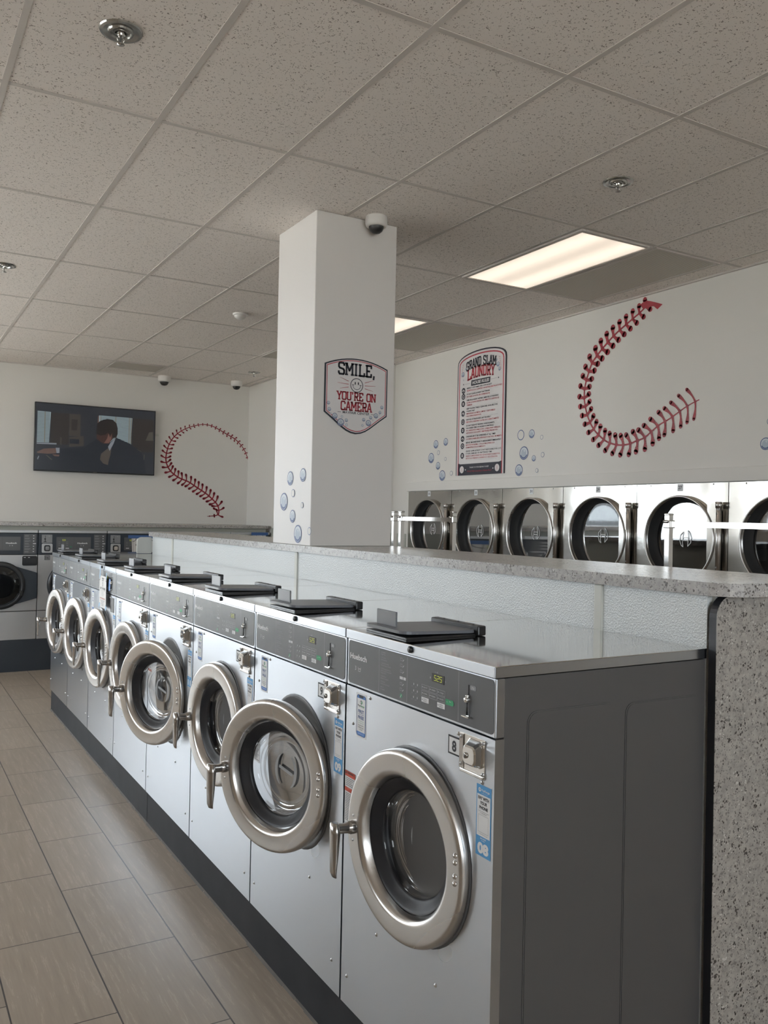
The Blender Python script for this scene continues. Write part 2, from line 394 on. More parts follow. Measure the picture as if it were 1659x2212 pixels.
def hole_plate(mb, x, y0, y1, z0, z1, cy, cz, r, m, n=48):
    # plate in the plane x, seen from -x, with a round hole
    inner = []; outer = []
    for i in range(n):
        a = 2*PI*i/n; c, s_ = math.cos(a), math.sin(a)
        inner.append((x, cy + r*c, cz + r*s_))
        t = min([(q - p) / d for p, d, q in ((cy, c, y1 if c > 0 else y0), (cz, s_, z1 if s_ > 0 else z0)) if abs(d) > 1e-9])
        outer.append((x, cy + t*c, cz + t*s_))
    mb.add(inner + outer, [(i, (i+1) % n, n + (i+1) % n, n + i) for i in range(n)], m)
    for yy, zz in ((y0,z0),(y0,z1),(y1,z0),(y1,z1)):   # corner fill
        k = min(range(n), key=lambda i: (outer[i][1]-yy)**2 + (outer[i][2]-zz)**2)
        a = [outer[k-1], outer[k], outer[(k+1) % n]]
        mb.add([a[0], a[1], (x, yy, zz)], [(0,1,2)], m); mb.add([a[1], a[2], (x, yy, zz)], [(0,1,2)], m)
def V(*a): return Vector(a)
PX = lambda x: (V(x, 0, 0), V(0, -1, 0), V(0, 0, 1))      # faces -x : 2D (X, Z) with X = -y
PY = lambda y: (V(0, y, 0), V(1, 0, 0), V(0, 0, 1))       # faces -y : 2D (x, z)
PZD = lambda z: (V(0, 0, z), V(1, 0, 0), V(0, -1, 0))     # faces down

def tag(o, label=None, cat=None, group=None, kind=None):
    if label: o['label'] = label
    if cat: o['category'] = cat
    if group: o['group'] = group
    if kind: o['kind'] = kind
    return o
def thing(name, loc, label, cat, group=None, rot=None):
    o = bpy.data.objects.new(name, None); COL.objects.link(o); o.location = loc; o.empty_display_size = .1
    if rot: o.rotation_euler = rot
    return tag(o, label, cat, group)
CACHE = {}
def part(name, parent, fn, key=None, loc=None, rot=None):
    if key is not None and key in CACHE:
        o = bpy.data.objects.new(name, CACHE[key]); COL.objects.link(o); o.parent = parent
        if loc: o.location = loc
        if rot: o.rotation_euler = rot
        return o
    mb = MB(); fn(mb); o = mb.build(name, parent, loc, rot)
    if key is not None: CACHE[key] = o.data
    return o
def struct(name, mb): return tag(mb.build(name), kind='structure')

# ------------------------------------------------------------------ room shell
struct('floor', MB().box((WL, WF, -.1), (WR + 1.0, WB, 0), M_floor))
struct('ceiling', MB().box((WL, WF, H), (WR + 1.0, WB, H + .1), M_ceil))
JX, JY = 2.853, 6.46
m = MB(); m.box((WR, WF, 1.99), (WR + .15, JY, H), M_wall); m.box((WR, 6.12, 0), (WR + .15, JY, 1.99), M_wall); m.box((WR, WF, 0), (WR + .15, 1.32, 1.99), M_wall)
m.box((WR + .85, 1.32, 0), (WR + 1.0, 6.12, 1.99), M_wall)
struct('wall_right', m)
m = MB(); m.box((JX, JY, 0), (WR + .15, WB, H), M_wall)
struct('wall_far_right', m)
WX0, WX1, WZ = -4.6, -1.4, 3.2
m = MB(); m.box((WX1, WB, 0), (WR + .15, WB + .15, H), M_wall); m.box((WL - .15, WB, 0), (WX0, WB + .15, H), M_wall); m.box((WX0, WB, WZ), (WX1, WB + .15, H), M_wall); m.box((WX0, WB, 0), (WX1, WB + .15, WSILL), M_kick2)
struct('wall_back', m)
m = MB(); m.box((WL - .15, LW1, 0), (WL, WB, H), M_wall2); m.box((WL - .15, WF, 0), (WL, LW0, H), M_wall2); m.box((WL - .15, LW0, 2.95), (WL, LW1, H), M_wall2); m.box((WL - .15, LW0, 0), (WL, LW1, LZ0), M_wall2)
struct('wall_left', m)
m = MB(); m.box((WL - .15, WF - .15, 0), (WR + .15, WF, FZ0), M_wall2); m.box((WL - .15, WF - .15, FZ1), (WR + .15, WF, H), M_wall2); m.box((WL - .15, WF - .15, FZ0), (FX0, WF, FZ1), M_wall2); m.box((FX1, WF - .15, FZ0), (WR + .15, WF, FZ1), M_wall2)
struct('wall_front', m)
m = MB()
for k in range(5): x = FX0 + (FX1 - FX0 - .05)*k/4; m.box((x, WF - .1, FZ0), (x + .05, WF - .03, FZ1), M_handle)
for z in (FZ0, FZ1 - .05): m.box((FX0, WF - .095, z), (FX1, WF - .035, z + .05), M_handle)
w3 = struct('window_3', m)
MB().box((FX0 + .02, WF - .066, FZ0 + .03), (FX1 - .02, WF - .06, FZ1 - .03), M_wglass).build('pane', w3)
# storefront window
m = MB()
for x in (WX0, (WX0*2+WX1)/3, (WX0+2*WX1)/3, WX1 - .05): m.box((x, WB + .03, WSILL), (x + .05, WB + .1, WZ), M_handle)
for z in (WSILL, WZ - .05): m.box((WX0, WB + .035, z), (WX1, WB + .095, z + .05), M_handle)
w1 = struct('window_1', m)
MB().box((WX0 + .02, WB + .06, WSILL + .03), (WX1 - .02, WB + .066, WZ - .03), M_wglass).build('pane', w1)
m = MB()
for k in range(5): y = LW0 + (LW1 - LW0 - .05)*k/4; m.box((WL - .1, y, LZ0), (WL - .03, y + .05, 2.95), M_handle)
for z in (LZ0, 2.2, 2.9): m.box((WL - .095, LW0, z), (WL - .035, LW1, z + .05), M_handle)
w2 = struct('fill_window', m)  # added window, out of view, brightens the back of the room
MB().box((WL - .066, LW0 + .02, LZ0 + .03), (WL - .06, LW1 - .02, 2.93), M_wglass).build('pane', w2)
m = MB(); m.box((-45, WB + .15, -.12), (30, 60, -.05), M_outside); m.box((-45, -40, -.12), (WL - .15, WB + .15, -.05), M_outside); m.box((WL - .15, -40, -.12), (30, WF - .15, -.05), M_outside); struct('pavement_outside', m)
# parked white van outside the back window (seen only as a mirror image in the dryers)
M_vanw = mat('van_white', (.82, .83, .85), .3); M_vang = mat('van_glass', (.02, .025, .03), .08)
van = thing('parked_van', (-5.2, 13.2, -.05), 'white parked van outside, mirrored in the glass of a dryer door', 'van')
VP = [(-2.4, .35), (2.4, .35), (2.45, .9), (2.2, 1.15), (1.45, 1.95), (1.2, 2.05), (-2.3, 2.05), (-2.42, 1.8)]
part('body', van, lambda mb: mb.prism(VP, PY(0), -1.8, 0, M_vanw))
part('side_window', van, lambda mb: (mb.flat([(-2.2, 1.25), (-.1, 1.25), (-.1, 1.8), (-2.2, 1.8)], PY(0), .004, M_vang), mb.flat([(.05, 1.25), (1.75, 1.25), (1.28, 1.8), (.05, 1.8)], PY(0), .004, M_vang)))
part('side_trim', van, lambda mb: mb.box((-2.35, -.02, 1.08), (2.25, 0, 1.14), M_kick2))
for x in (-1.5, 1.5):
    for y in (.12, 1.68): part('wheel', van, lambda mb: (mb.lathe([(.001, -.11), (.2, -.11), (.30, -.12), (.34, -.08), (.34, .08), (.30, .12), (.001, .12)], (x, y, .34), 'y', M_gasket2, 28)))

# ceiling grid
GX, GY, SX, SY = -.8994, .8328, .6096, 1.2192
m = MB(); gw = .012
i = -7
while GX + SX*i < WR:
    x = GX + SX*i
    if x > WL + .02:
        yend = WB if x < JX else JY
        m.box((x - gw, WF, H - .003), (x + gw, yend, H + .001), M_grid)
    i += 1
j = -5
while GY + SY*j < WB:
    y = GY + SY*j
    if y > WF:
        m.box((WL, y - gw, H - .0024), (WR if y < JY else JX, y + gw, H + .001), M_grid)
    j += 1
m.box((WL, WB - .02, H - .012), (JX, WB, H), M_grid); m.box((WR - .02, WF, H - .012), (WR, JY, H), M_grid)
m.box((JX - .02, JY, H - .012), (JX, WB, H), M_grid); m.box((JX, JY - .02, H - .012), (WR, JY, H), M_grid)
struct('trim_1', m)
# plaster band over the dryers, painted wainscots
m = MB(); m.bevbox((WR - .018, 1.32, 1.992), (WR, 6.15, 2.088), M_wall, .005); struct('trim_2', m)
m = MB(); m.box((WR - .008, 6.17, 0), (WR, JY - .001, 1.54), M_wains); m.box((JX, JY - .008, 0), (WR - .01, JY, 1.54), M_wains); struct('trim_3', m)
m = MB(); m.box((JX - .008, JY, 0), (JX, 8.15, 1.552), M_wains); struct('trim_4', m)

# column
t = MB(); t.bevbox((.750, 2.639, 1.5425), (1.265, 3.156, H - .001), M_col, .004)
tag(t.build('column'), 'white square column standing on the speckled counter, reaching the ceiling', 'column')

# ------------------------------------------------------------------ divider: counter, half wall
def f(mb):
    pts = [(.733, 5.86), (.733, .05)]
    for k in range(9): a = PI + PI/2*k/8; pts.append((.833 + .10*math.cos(a), .012 + .10*math.sin(a)))
    for k in range(9): a = 1.5*PI + PI/2*k/8; pts.append((1.20 + .10*math.cos(a), .012 + .10*math.sin(a)))
    pts += [(1.30, 5.86)]
    mb.prism(pts, (V(0,0,0), V(1,0,0), V(0,1,0)), 1.504, 1.542, M_gran)
m = MB(); f(m)
tag(m.build('counter'), 'long grey speckled counter running behind the row of steel washers', 'counter')
hw = thing('half_wall', (0, 0, 0), 'half wall of white pebbled panels under the speckled counter', 'partition')
yb = [0.0, .44, 2.824, 5.224, 5.84]
for a, b_ in zip(yb[:-1], yb[1:]):
    part('textured_panel', hw, lambda mb: mb.box((.758, a + .012, 0), (.78, b_ - .012, 1.503), M_tex))
part('wall_core', hw, lambda mb: mb.box((.778, .0, 0), (1.27, 5.84, 1.503), M_wpanel))
for y in yb[1:4]:
    part('batten', hw, lambda mb: mb.bevbox((.750, y - .018, 0), (.775, y + .018, 1.502), M_batten, .004))
def endp(mb):
    pts = [(.750, 0), (1.295, 0), (1.295, 1.503)]
    for k in range(9): a = PI/2 + PI/2*k/8; pts.append((.808 + .06*math.cos(a), 1.443 + .06*math.sin(a)))
    mb.prism(pts, PY(0), .003, .028, M_blk); mb.prism(pts, PY(0), .028, .0295, M_lam)
part('end_panel', hw, endp)
def endp2(mb):
    pts = [(.63, 1.356), (.755, 1.356), (.755, 1.496)]
    for k in range(9): a = PI/2 + PI/2*k/8; pts.append((.67 + .04*math.cos(a), 1.456 + .04*math.sin(a)))
    mb.prism(pts, PY(5.86), 0, .02, M_wpanel)
m = MB(); endp2(m); tag(m.build('end_panel'), 'small white end panel with a rounded corner at the far end of the counter', 'panel')

# ------------------------------------------------------------------ steel front load washers (row of eight)
WW = .7725; ZB, ZT = .181, 1.353
HX, HY, DZ, HU, DR = -.015, .095, .81, .258, .26
DCY = HY + HU
PW = PX(0)
def P2(y): return -y
def cabinet(mb):
    mb.box((.026, .006, ZB), (.745, WW - .006, 1.322), M_side); mb.box((.004, .0065, ZB + .002), (.0265, .009, 1.322), M_black); mb.box((.004, WW - .009, ZB + .002), (.0265, WW - .0065, 1.322), M_black)
    for (a, b_, z0, z1) in ((.098, .395, .25, 1.235), (.433, .735, .32, 1.226)):
        for yy, sg in ((.006, 0), (WW - .006, 1)):
            pl = PY(yy) if sg == 0 else (V(0, yy, 0), V(-1, 0, 0), V(0, 0, 1))
            q = rr(a, z0, b_, z1, .03) if sg == 0 else rr(-b_, z0, -a, z1, .03)
            mb.prism(q, pl, 0, .0015, M_side)
            q2 = [(x_, z_) for x_, z_ in (rr(a+.004, z0+.004, b_-.004, z1-.004, .027) if sg == 0 else rr(-b_+.004, z0+.004, -a-.004, z1-.004, .027))]
            mb.prism(q2, pl, .0, .003, M_side)
def front_panel(mb):
    y0, y1, z0, z1 = .0052, WW - .0052, ZB, 1.1750
    hole_plate(mb, 0, y0, y1, z0, z1, DCY, DZ, .263, M_steelf)
    mb.add([(0,y0,z0),(0,y0,z1),(.028,y0,z1),(.028,y0,z0)], [(0,1,2,3)], M_steelf)
    mb.add([(0,y1,z0),(0,y1,z1),(.028,y1,z1),(.028,y1,z0)], [(3,2,1,0)], M_steelf)
    mb.add([(0,y0,z1),(0,y1,z1),(.028,y1,z1),(.028,y0,z1)], [(0,1,2,3)], M_steelf)
    mb.add([(0,y0,z0),(0,y1,z0),(.028,y1,z0),(.028,y0,z0)], [(3,2,1,0)], M_steelf)
def top_panel(mb): mb.bevbox((-.006, .004, 1.3245), (.749, WW - .004, 1.352), M_steelf, .0015); mb.bevbox((-.0045, .0025, 1.3505), (.749, WW - .0025, ZT), M_steelt, .001)
def gasket(mb):
    mb.lathe([(.265, -.001), (.262, -.003), (.252, -.003), (.240, .006), (.20, .012), (.188, .016), (.186, .06), (.186, .10)], (0, DCY, DZ), 'x', M_gasket)
def drum(mb):
    mb.lathe([(.186, .098), (.196, .105), (.20, .12), (.205, .2), (.205, .48), (.19, .50), (.001, .505)], (0, DCY, DZ), 'x', M_drum)
def control(mb):
    pl = PX(-.0)
    mb.bevbox((0, .0052, 1.1790), (.028, WW - .0052, 1.3225), M_steelf, .003)
    mb.prism(rr(-.757, 1.186, -.011, 1.319, .012), pl, 0, .0012, M_ctl)
    h = .0017
    for y in (.565, .407, .158): mb.rect(-y - .0008, 1.19, -y + .0008, 1.316, pl, h, M_dim)
    mb.text('Huebsch', -.746, 1.264, .0165, pl, h, M_white, width=.105, align='l', bold=.028, res=3)
    mb.text('3', -.713, 1.231, .0125, pl, h, M_white, align='l', res=3)
    for q in ([(-.695,1.242),(-.692,1.230),(-.680,1.230),(-.677,1.242)], [(-.691,1.238),(-.688,1.236),(-.684,1.239),(-.680,1.236)]): mb.line(q, .0014, pl, h, M_white)
    L = ['Load washer.', 'Cargar ropa.', None, '1  Close door', 'Cierre la puerta', None, '2  Select wash setting', 'Seleccione el tipo de lavado', None, '3  Add detergent and coins', 'Anadir detergente y monedas',
         'Ponga el dinero', None, '4  Add softener', 'Agregue el suavizante', None, '5  Push start', 'Oprima start para iniciar', None, 'Light off', 'Luz apagada']
    z = 1.308
    for s_ in L:
        if s_: mb.text(s_, -.555, z, .0036, pl, h, M_dim, align='l', res=1)
        z -= .0062 if s_ else .0036
    for k, z in enumerate((1.304, 1.287, 1.270, 1.252, 1.235, 1.219, 1.202)):
        c = M_green if k == 6 else M_white
        if k == 3: mb.rect(-.447, z - .004, -.430, z + .004, pl, h, c); mb.rect(-.427, z - .004, -.414, z + .004, pl, h, c)
        elif k == 6: mb.disc(-.438, z, .006, pl, h, M_green, 10); mb.line([(-.442, z - .006), (-.436, z + .003)], .002, pl, h + .0003, M_white)
        else:
            mb.line([(-.445, z + .004), (-.445, z - .003), (-.435, z - .003), (-.435, z + .004), (-.445, z + .004)], .0011, pl, h, M_dim)
            mb.line([(-.432, z - .004), (-.426, z + .001)], .0016, pl, h, M_white)
    for cx_ in (-.372, -.353):
        for z in (1.246, 1.228, 1.210):
            mb.rect(cx_ - .0015, z - .002, cx_ + .0015, z + .0035, pl, h, M_white)
            mb.text('HOT', cx_ - .007, z - .0075, .0028, pl, h, M_dim, res=1)
    mb.text('Quantum', -.262, 1.2955, .0028, pl, h, M_dim, res=1)
    mb.line([(-.254, 1.2995), (-.2565, 1.2975), (-.254, 1.2945)], .0006, pl, h, M_white)
    mb.rect(-.2905, 1.276, -.2885, 1.281, pl, h, M_white)
    mb.line([(-.2195, 1.279), (-.2175, 1.281), (-.2155, 1.279), (-.2175, 1.277), (-.2195, 1.279)], .0006, pl, h, M_dim)
def display(mb):
    pl = PX(-.0012)
    mb.prism([(-.282, 1.270), (-.224, 1.270), (-.224, 1.2925), (-.282, 1.2925)], pl, 0, .001, M_black)
def digits(txt):
    seg = {'5': 'afgcd', '2': 'abged', '0': 'abcdef', 'E': 'afged', '-': 'g'}
    def fn(mb):
        pl = PX(-.0012)
        for k, ch in enumerate(txt):
            x, z, w_, h_ = -.2705 + k*.0135, 1.2745, .0085, .0135
            P = {'a': [(0,1),(1,1)], 'b': [(1,1),(1,.5)], 'c': [(1,.5),(1,0)], 'd': [(0,0),(1,0)], 'e': [(0,0),(0,.5)], 'f': [(0,.5),(0,1)], 'g': [(0,.5),(1,.5)]}
            for c in seg.get(ch, ''):
                mb.line([(x + a*w_ + b_*h_*.12, z + b_*h_) for a, b_ in P[c]], .0013, pl, .0014, M_led)
    return fn
def keypad(mb):
    pl = PX(-.0012); h = .0008
    for r_ in range(2):
        for c in range(3):
            x, z = -.331 + c*.0385, 1.240 - r_*.0165
            mb.line([(x, z), (x + .036, z), (x + .036, z + .0135), (x, z + .0135), (x, z)], .0010, pl, h, M_dim)
            mb.text(['HOT', 'WARM', 'COLD', 'NORMAL', 'PERM', 'DELICATE'][r_*3 + c], x + .019, z + .005, .0036, pl, h, M_white, width=.019, res=1)
            mb.disc(x + .004, z + .007, .0018, pl, h, M_white, 6)
    for c in (0, 2):
        x = -.331 + c*.0385
        mb.rect(x, 1.2065, x + .036, 1.220, pl, h, M_whitep)
        mb.text('EXTRA', x + .019, 1.2135, .0034, pl, h + .0004, M_blk, width=.016, res=1); mb.text('RINSE', x + .019, 1.2085, .0034, pl, h + .0004, M_blk, width=.016, res=1)
        mb.disc(x + .005, 1.213, .0018, pl, h + .0004, M_blk, 6)
def start_button(mb):
    pl = PX(-.0012)
    mb.flat([(-.215, 1.2215), (-.182, 1.2215), (-.177, 1.2285), (-.182, 1.236), (-.215, 1.236)], pl, .0009, M_green)
    mb.text('Start', -.194, 1.230, .0034, pl, .0013, M_white, res=1); mb.disc(-.208, 1.229, .0015, pl, .0013, M_white, 6)
def coin_slot(mb):
    pl = PX(-.0012)
    mb.prism([(-.1155, 1.262), (-.1135, 1.262), (-.1135, 1.290), (-.1155, 1.290)], pl, 0, .0015, M_black)
    mb.prism(rr(-.109, 1.2785, -.083, 1.2905, .005), pl, 0, .0008, M_ctl2); mb.text('25¢', -.096, 1.2815, .006, pl, .0012, M_white, res=2)
    mb.lathe([(.001, -.012), (.006, -.012), (.0075, -.009), (.0075, 0)], (-.001, .116, 1.252), 'x', M_chrome, 16)
    mb.tube([(-.006, .1145, 1.252), (-.006, .1145, 1.214)], .0022, M_black, 8)
    mb.lathe([(.001, -.010), (.004, -.009), (.004, 0)], (-.001, .1145, 1.262), 'x', M_chrome, 12)
    mb.bevbox((-.014, .100, 1.2085), (-.001, .130, 1.2125), M_chrome, .0015); mb.bevbox((-.006, .110, 1.206), (-.001, .119, 1.215), M_chrome, .001)
def lid_lock(mb):
    mb.lathe([(.001, -.013), (.008, -.013), (.0095, -.011), (.0095, -.004), (.0065, -.004), (.0065, 0)], (0, .384, 1.3405), 'x', M_black, 20)
    mb.box((-.0135, .3835, 1.337), (-.0128, .3845, 1.344), M_chrome)
def soap(mb):
    # lid plate with a slightly lifted front edge
    pts = rr(.020, .470, .29, .705, .03)
    n = len(pts)
    def zt(x_): return 1.371 + .007*math.exp(-((x_ - .02)/.07)**2)
    top = [(x_, y_, zt(x_)) for x_, y_ in pts]; bot = [(x_, y_, zt(x_) - .009) for x_, y_ in pts]
    mb.add(top + bot, [tuple(range(n)), tuple(range(2*n - 1, n - 1, -1))] + [(i, n + i, n + (i+1) % n, (i+1) % n) for i in range(n)], M_soap)
    mb.bevbox((.050, .560, 1.378), (.056, .675, 1.424), M_soap, .002)
def soap_hinge(mb):
    mb.bevbox((.278, .455, 1.354), (.308, .715, 1.384), M_black, .004)
    for y in (.50, .58, .66): mb.lathe([(.001, .0015), (.004, .001), (.004, 0)], (.293, y, 1.384), 'z', M_dark, 10)
def soap_body(mb): mb.bevbox((.03, .47, 1.352), (.30, .705, 1.360), M_black, .002)
def door_ring(mb):
    mb.lathe([(.250, .030), (.257, .028), (.260, .020), (.260, .006), (.2590, -.001), (.2570, -.006), (.2535, -.0095), (.2495, -.0112), (.2460, -.0118), (.240, -.0120), (.207, -.0120), (.2025, -.0116), (.1985, -.0105), (.194, -.008), (.189, -.003), (.185, .005), (.181, .020), (.177, .034)], (0, HU, 0), 'x', M_steelr, 96)
    mb.lathe([(.250, .030), (.20, .036), (.175, .034)], (0, HU, 0), 'x', M_black, 64)
def bezel(mb):
    mb.lathe([(.1790, .018), (.172, .020), (.168, .026), (.160, .029), (.157, .034), (.149, .036), (.144, .042), (.142, .050)], (0, HU, 0), 'x', M_bezel, 64)
def bowl(mb):
    mb.lathe([(.143, .040), (.141, .044), (.140, .060), (.137, .068), (.130, .073), (.124, .071), (.119, .074), (.112, .076), (.107, .074), (.100, .077), (.05, .079), (.001, .080)], (0, HU, 0), 'x', M_glass, 64)
def emblem(mb):
    pl = (V(.072, HU, 0), V(0, -1, 0), V(0, 0, 1))
    def arc(cx, cz, a0, a1, r, rz, w0):
        q = [(cx + r*math.cos(a0 + (a1-a0)*i/12), cz + rz*math.sin(a0 + (a1-a0)*i/12)) for i in range(13)]
        mb.line(q, w0*1.3, pl, 0, M_dim, ws=[w0*(.5 + 1.3*math.sin(PI*i/12)) for i in range(13)])
    arc(-.012, 0, 2.0, 4.2, .035, .058, .007); arc(.012, 0, -1.15, 1.1, .035, .058, .007)
    mb.line([(-.030, .012), (.030, -.008)], .011, pl, 0, M_dim)
def handle(mb):
    # boss, outward arm, grip hanging down
    y = HU + .222
    mb.lathe([(.001, -.03), (.012, -.028), (.019, -.012), (.020, .002)], (-.012, y, -.01), 'x', M_handle, 20)
    P = []
    def ring_(c, w, t, ax):
        c = Vector(c)
        if ax == 'x': return [c + V(0, w*math.cos(a), t*math.sin(a)) for a in [2*PI*k/12 for k in range(12)]]
        return [c + V(t*math.cos(a), w*math.sin(a), 0) for a in [2*PI*k/12 for k in range(12)]]
    rings = [ring_((-.014, y, -.010), .017, .017, 'x'), ring_((-.045, y + .001, -.009), .014, .015, 'x'), ring_((-.070, y + .002, -.006), .0135, .016, 'x'), ring_((-.078, y + .002, -.004), .012, .013, 'x')]
    vs = [p for r_ in rings for p in r_]
    mb.add(vs, [(j*12+i, j*12+(i+1) % 12, (j+1)*12+(i+1) % 12, (j+1)*12+i) for j in range(3) for i in range(12)] + [tuple(range(36, 48))], M_handle, True)
    r2 = [ring_((-.076, y + .002, .013), .010, .006, 'z'), ring_((-.076, y + .002, .012), .017, .011, 'z'), ring_((-.073, y + .003, -.02), .0205, .014, 'z'), ring_((-.076, y + .001, -.08), .0185, .010, 'z'),
          ring_((-.079, y - .001, -.128), .0150, .007, 'z'), ring_((-.076, y - .002, -.142), .012, .004, 'z')]
    vs = [p for r_ in r2 for p in r_]
    mb.add(vs, [(j*12+i, j*12+(i+1) % 12, (j+1)*12+(i+1) % 12, (j+1)*12+i) for j in range(5) for i in range(12)] + [tuple(range(60, 72)), tuple(range(11, -1, -1))], M_handle, True)
    for dz in (.026, -.046): mb.lathe([(.001, -.003), (.0035, -.002), (.004, 0)], (-.011, y, dz - .002), 'x', M_screw, 10)
    for a in (-2.5 + 0, ): pass
def rivet(mb): mb.lathe([(.001, -.006), (.005, -.0045), (.0075, 0)], (0, 0, 0), 'x', M_steelr, 14)
def screw(mb): mb.lathe([(.001, -.004), (.0035, -.0035), (.0058, 0)], (0, 0, 0), 'x', M_screw, 12)
def coin_plate(mb):
    mb.bevbox((-.003, .042, 1.069), (0, .146, 1.166), M_chrome, .001)
    mb.bevbox((-.006, .128, 1.078), (-.002, .145, 1.164), M_handle, .001)
    mb.bevbox((-.008, .044, 1.069), (-.002, .140, 1.078), M_chrome, .002)
    for y, z in ((.137, 1.156), (.137, 1.088), (.047, 1.158), (.047, 1.082)): mb.lathe([(.001, -.008), (.004, -.007), (.005, -.002)], (0, y, z), 'x', M_screw, 10)
def coin_vault(mb):
    # tapered cast box
    a = rr(-.112, 1.092, -.048, 1.160, .014); b_ = rr(-.095, 1.103, -.042, 1.151, .014); c = rr(-.091, 1.107, -.046, 1.147, .012)
    n = len(a); vs = []
    for q, x_ in ((a, -.003), (b_, -.030), (c, -.0335)): vs += [(x_, -p[0], p[1]) for p in q]
    mb.add(vs, [(j*n+i, j*n+(i+1) % n, (j+1)*n+(i+1) % n, (j+1)*n+i) for j in range(2) for i in range(n)] + [tuple(range(2*n, 3*n))], M_chrome, False)
def vault_lock(mb):
    mb.lathe([(.001, -.003), (.0075, -.003), (.0075, 0)], (-.0335, .078, 1.126), 'x', M_handle, 16)
    mb.box((-.0372, .077, 1.122), (-.0364, .079, 1.130), M_black)
def numplate(t):
    def fn(mb):
        pl = PX(0)
        mb.rect(-.201, 1.0985, -.145, 1.147, pl, .0008, M_blk); mb.rect(-.196, 1.103, -.150, 1.1425, pl, .0012, M_whitep)
        mb.text(t, -.173, 1.109, .026, pl, .0016, M_blk, bold=.035, res=4, width=None if len(t) == 1 else .034)
    return fn
def phone_sticker(mb):
    pl = PX(0)
    mb.prism(rr(-.7035, 1.0285, -.6365, 1.1635, .004), pl, 0, .0005, M_whitep)
    mb.rrect(-.699, 1.033, -.641, 1.159, .010, pl, .0008, M_navy)
    mb.rrect(-.6955, 1.0355, -.6445, 1.156, .008, pl, .0010, M_midblue)
    mb.rect(-.6955, 1.046, -.6445, 1.148, pl, .0012, M_whitep)
    mb.rrect(-.684, 1.151, -.656, 1.158, .003, pl, .0014, M_blk)
    mb.ring(-.670, 1.137, .004, .0062, pl, .0015, M_blk, 12); mb.flat([(-.669, 1.132), (-.662, 1.135), (-.664, 1.141), (-.669, 1.141)], pl, .0016, M_green)
    mb.text('Pay', -.6905, 1.1235, .0055, pl, .0015, M_blk, align='l', width=.016, bold=.02, res=2); mb.text('Range', -.673, 1.1235, .0055, pl, .0015, M_green, align='l', width=.023, bold=.02, res=2)
    mb.text('FIRST', -.670, 1.104, .0095, pl, .0015, M_navy, width=.036, bold=.03, res=2); mb.text('PURCHASE', -.670, 1.0975, .0045, pl, .0015, M_navy, width=.034, res=2)
    mb.text('FREE', -.670, 1.0855, .0095, pl, .0015, M_navy, width=.036, bold=.03, res=2)
    mb.text('download the app', -.670, 1.0785, .003, pl, .0015, M_green, width=.034, res=1); mb.rect(-.688, 1.073, -.652, 1.0736, pl, .0015, M_green)
    for k, s_ in enumerate(('Download the', 'PayRange app', 'to start')): mb.text(s_, -.670, 1.0645 - k*.0062, .004, pl, .0015, M_blk, width=(.034, .034, .020)[k], bold=.01, res=1)
    mb.text('payrange.com', -.670, 1.0395, .003, pl, .0015, M_whitep, width=.036, res=1)
def pay_sticker(t):
    def fn(mb):
        pl = PX(0); y0, y1 = -.0745, -.0145; xc = -.0445
        mb.rect(y0, .8815, y1, 1.055, pl, .0006, M_blue)
        mb.ring(y0 + .013, 1.0425, .003, .0052, pl, .0010, M_whitep, 12); mb.line([(y0 + .0125, 1.0455), (y0 + .0125, 1.0405), (y0 + .015, 1.0405)], .0014, pl, .0010, M_whitep)
        mb.text('PayRange', y0 + .021, 1.0405, .0052, pl, .0010, M_whitep, width=.032, align='l', bold=.02, res=2)
        mb.text('mobile payment', y0 + .021, 1.0345, .0025, pl, .0010, M_whitep, width=.024, align='l', res=1)
        mb.rect(y0 + .0035, .930, y1 - .0035, 1.0315, pl, .0010, M_whitep)
        for k, s_ in enumerate(('PAY WITH', 'YOUR', 'PHONE')): mb.text(s_, xc, 1.0195 - k*.0115, .0076, pl, .0014, M_blk, width=(.043, .028, .034)[k], bold=.035, res=2)
        mb.text('Scan the code with your camera', xc, .990, .0024, pl, .0014, M_blk, width=.042, res=1); mb.text('to begin payment', xc, .986, .0024, pl, .0014, M_blk, width=.026, res=1)
        mb.line([(xc - .020, .940), (xc + .020, .940), (xc + .020, .982), (xc - .020, .982), (xc - .020, .940)], .0008, pl, .0014, M_dim)
        mb.text('or download the app', xc, .9345, .0022, pl, .0014, M_blk, width=.036, res=1)
        mb.text('MACHINE', xc, .9235, .0035, pl, .0010, M_whitep, width=.022, bold=.02, res=1); mb.text('NUMBER', xc, .919, .0025, pl, .0010, M_whitep, width=.014, res=1)
        mb.text(t, xc, .890, .0235, pl, .0010, M_whitep, width=.044, bold=.06, res=4)
    return fn
def warn_sticker(mb):
    pl = PX(0)
    mb.rect(-.766, .745, -.700, .907, pl, .0006, M_whitep)
    mb.rect(-.766, .890, -.700, .907, pl, .0010, M_red); mb.rect(-.766, .843, -.700, .856, pl, .0010, M_red)
    mb.text('WARNING', -.731, .8985, .006, pl, .0014, M_blk, width=.04, bold=.02, res=1); mb.disc(-.759, .900, .0035, pl, .0014, M_blk, 8)
    for k in range(5): mb.rect(-.761, .884 - k*.0055, -.706 - .008*(k % 3), .8855 - k*.0055, pl, .0010, M_blk)
    for k in range(17): mb.rect(-.761, .836 - k*.0052, -.706 - .007*((k*5) % 4), .8375 - k*.0052, pl, .0010, M_blk)

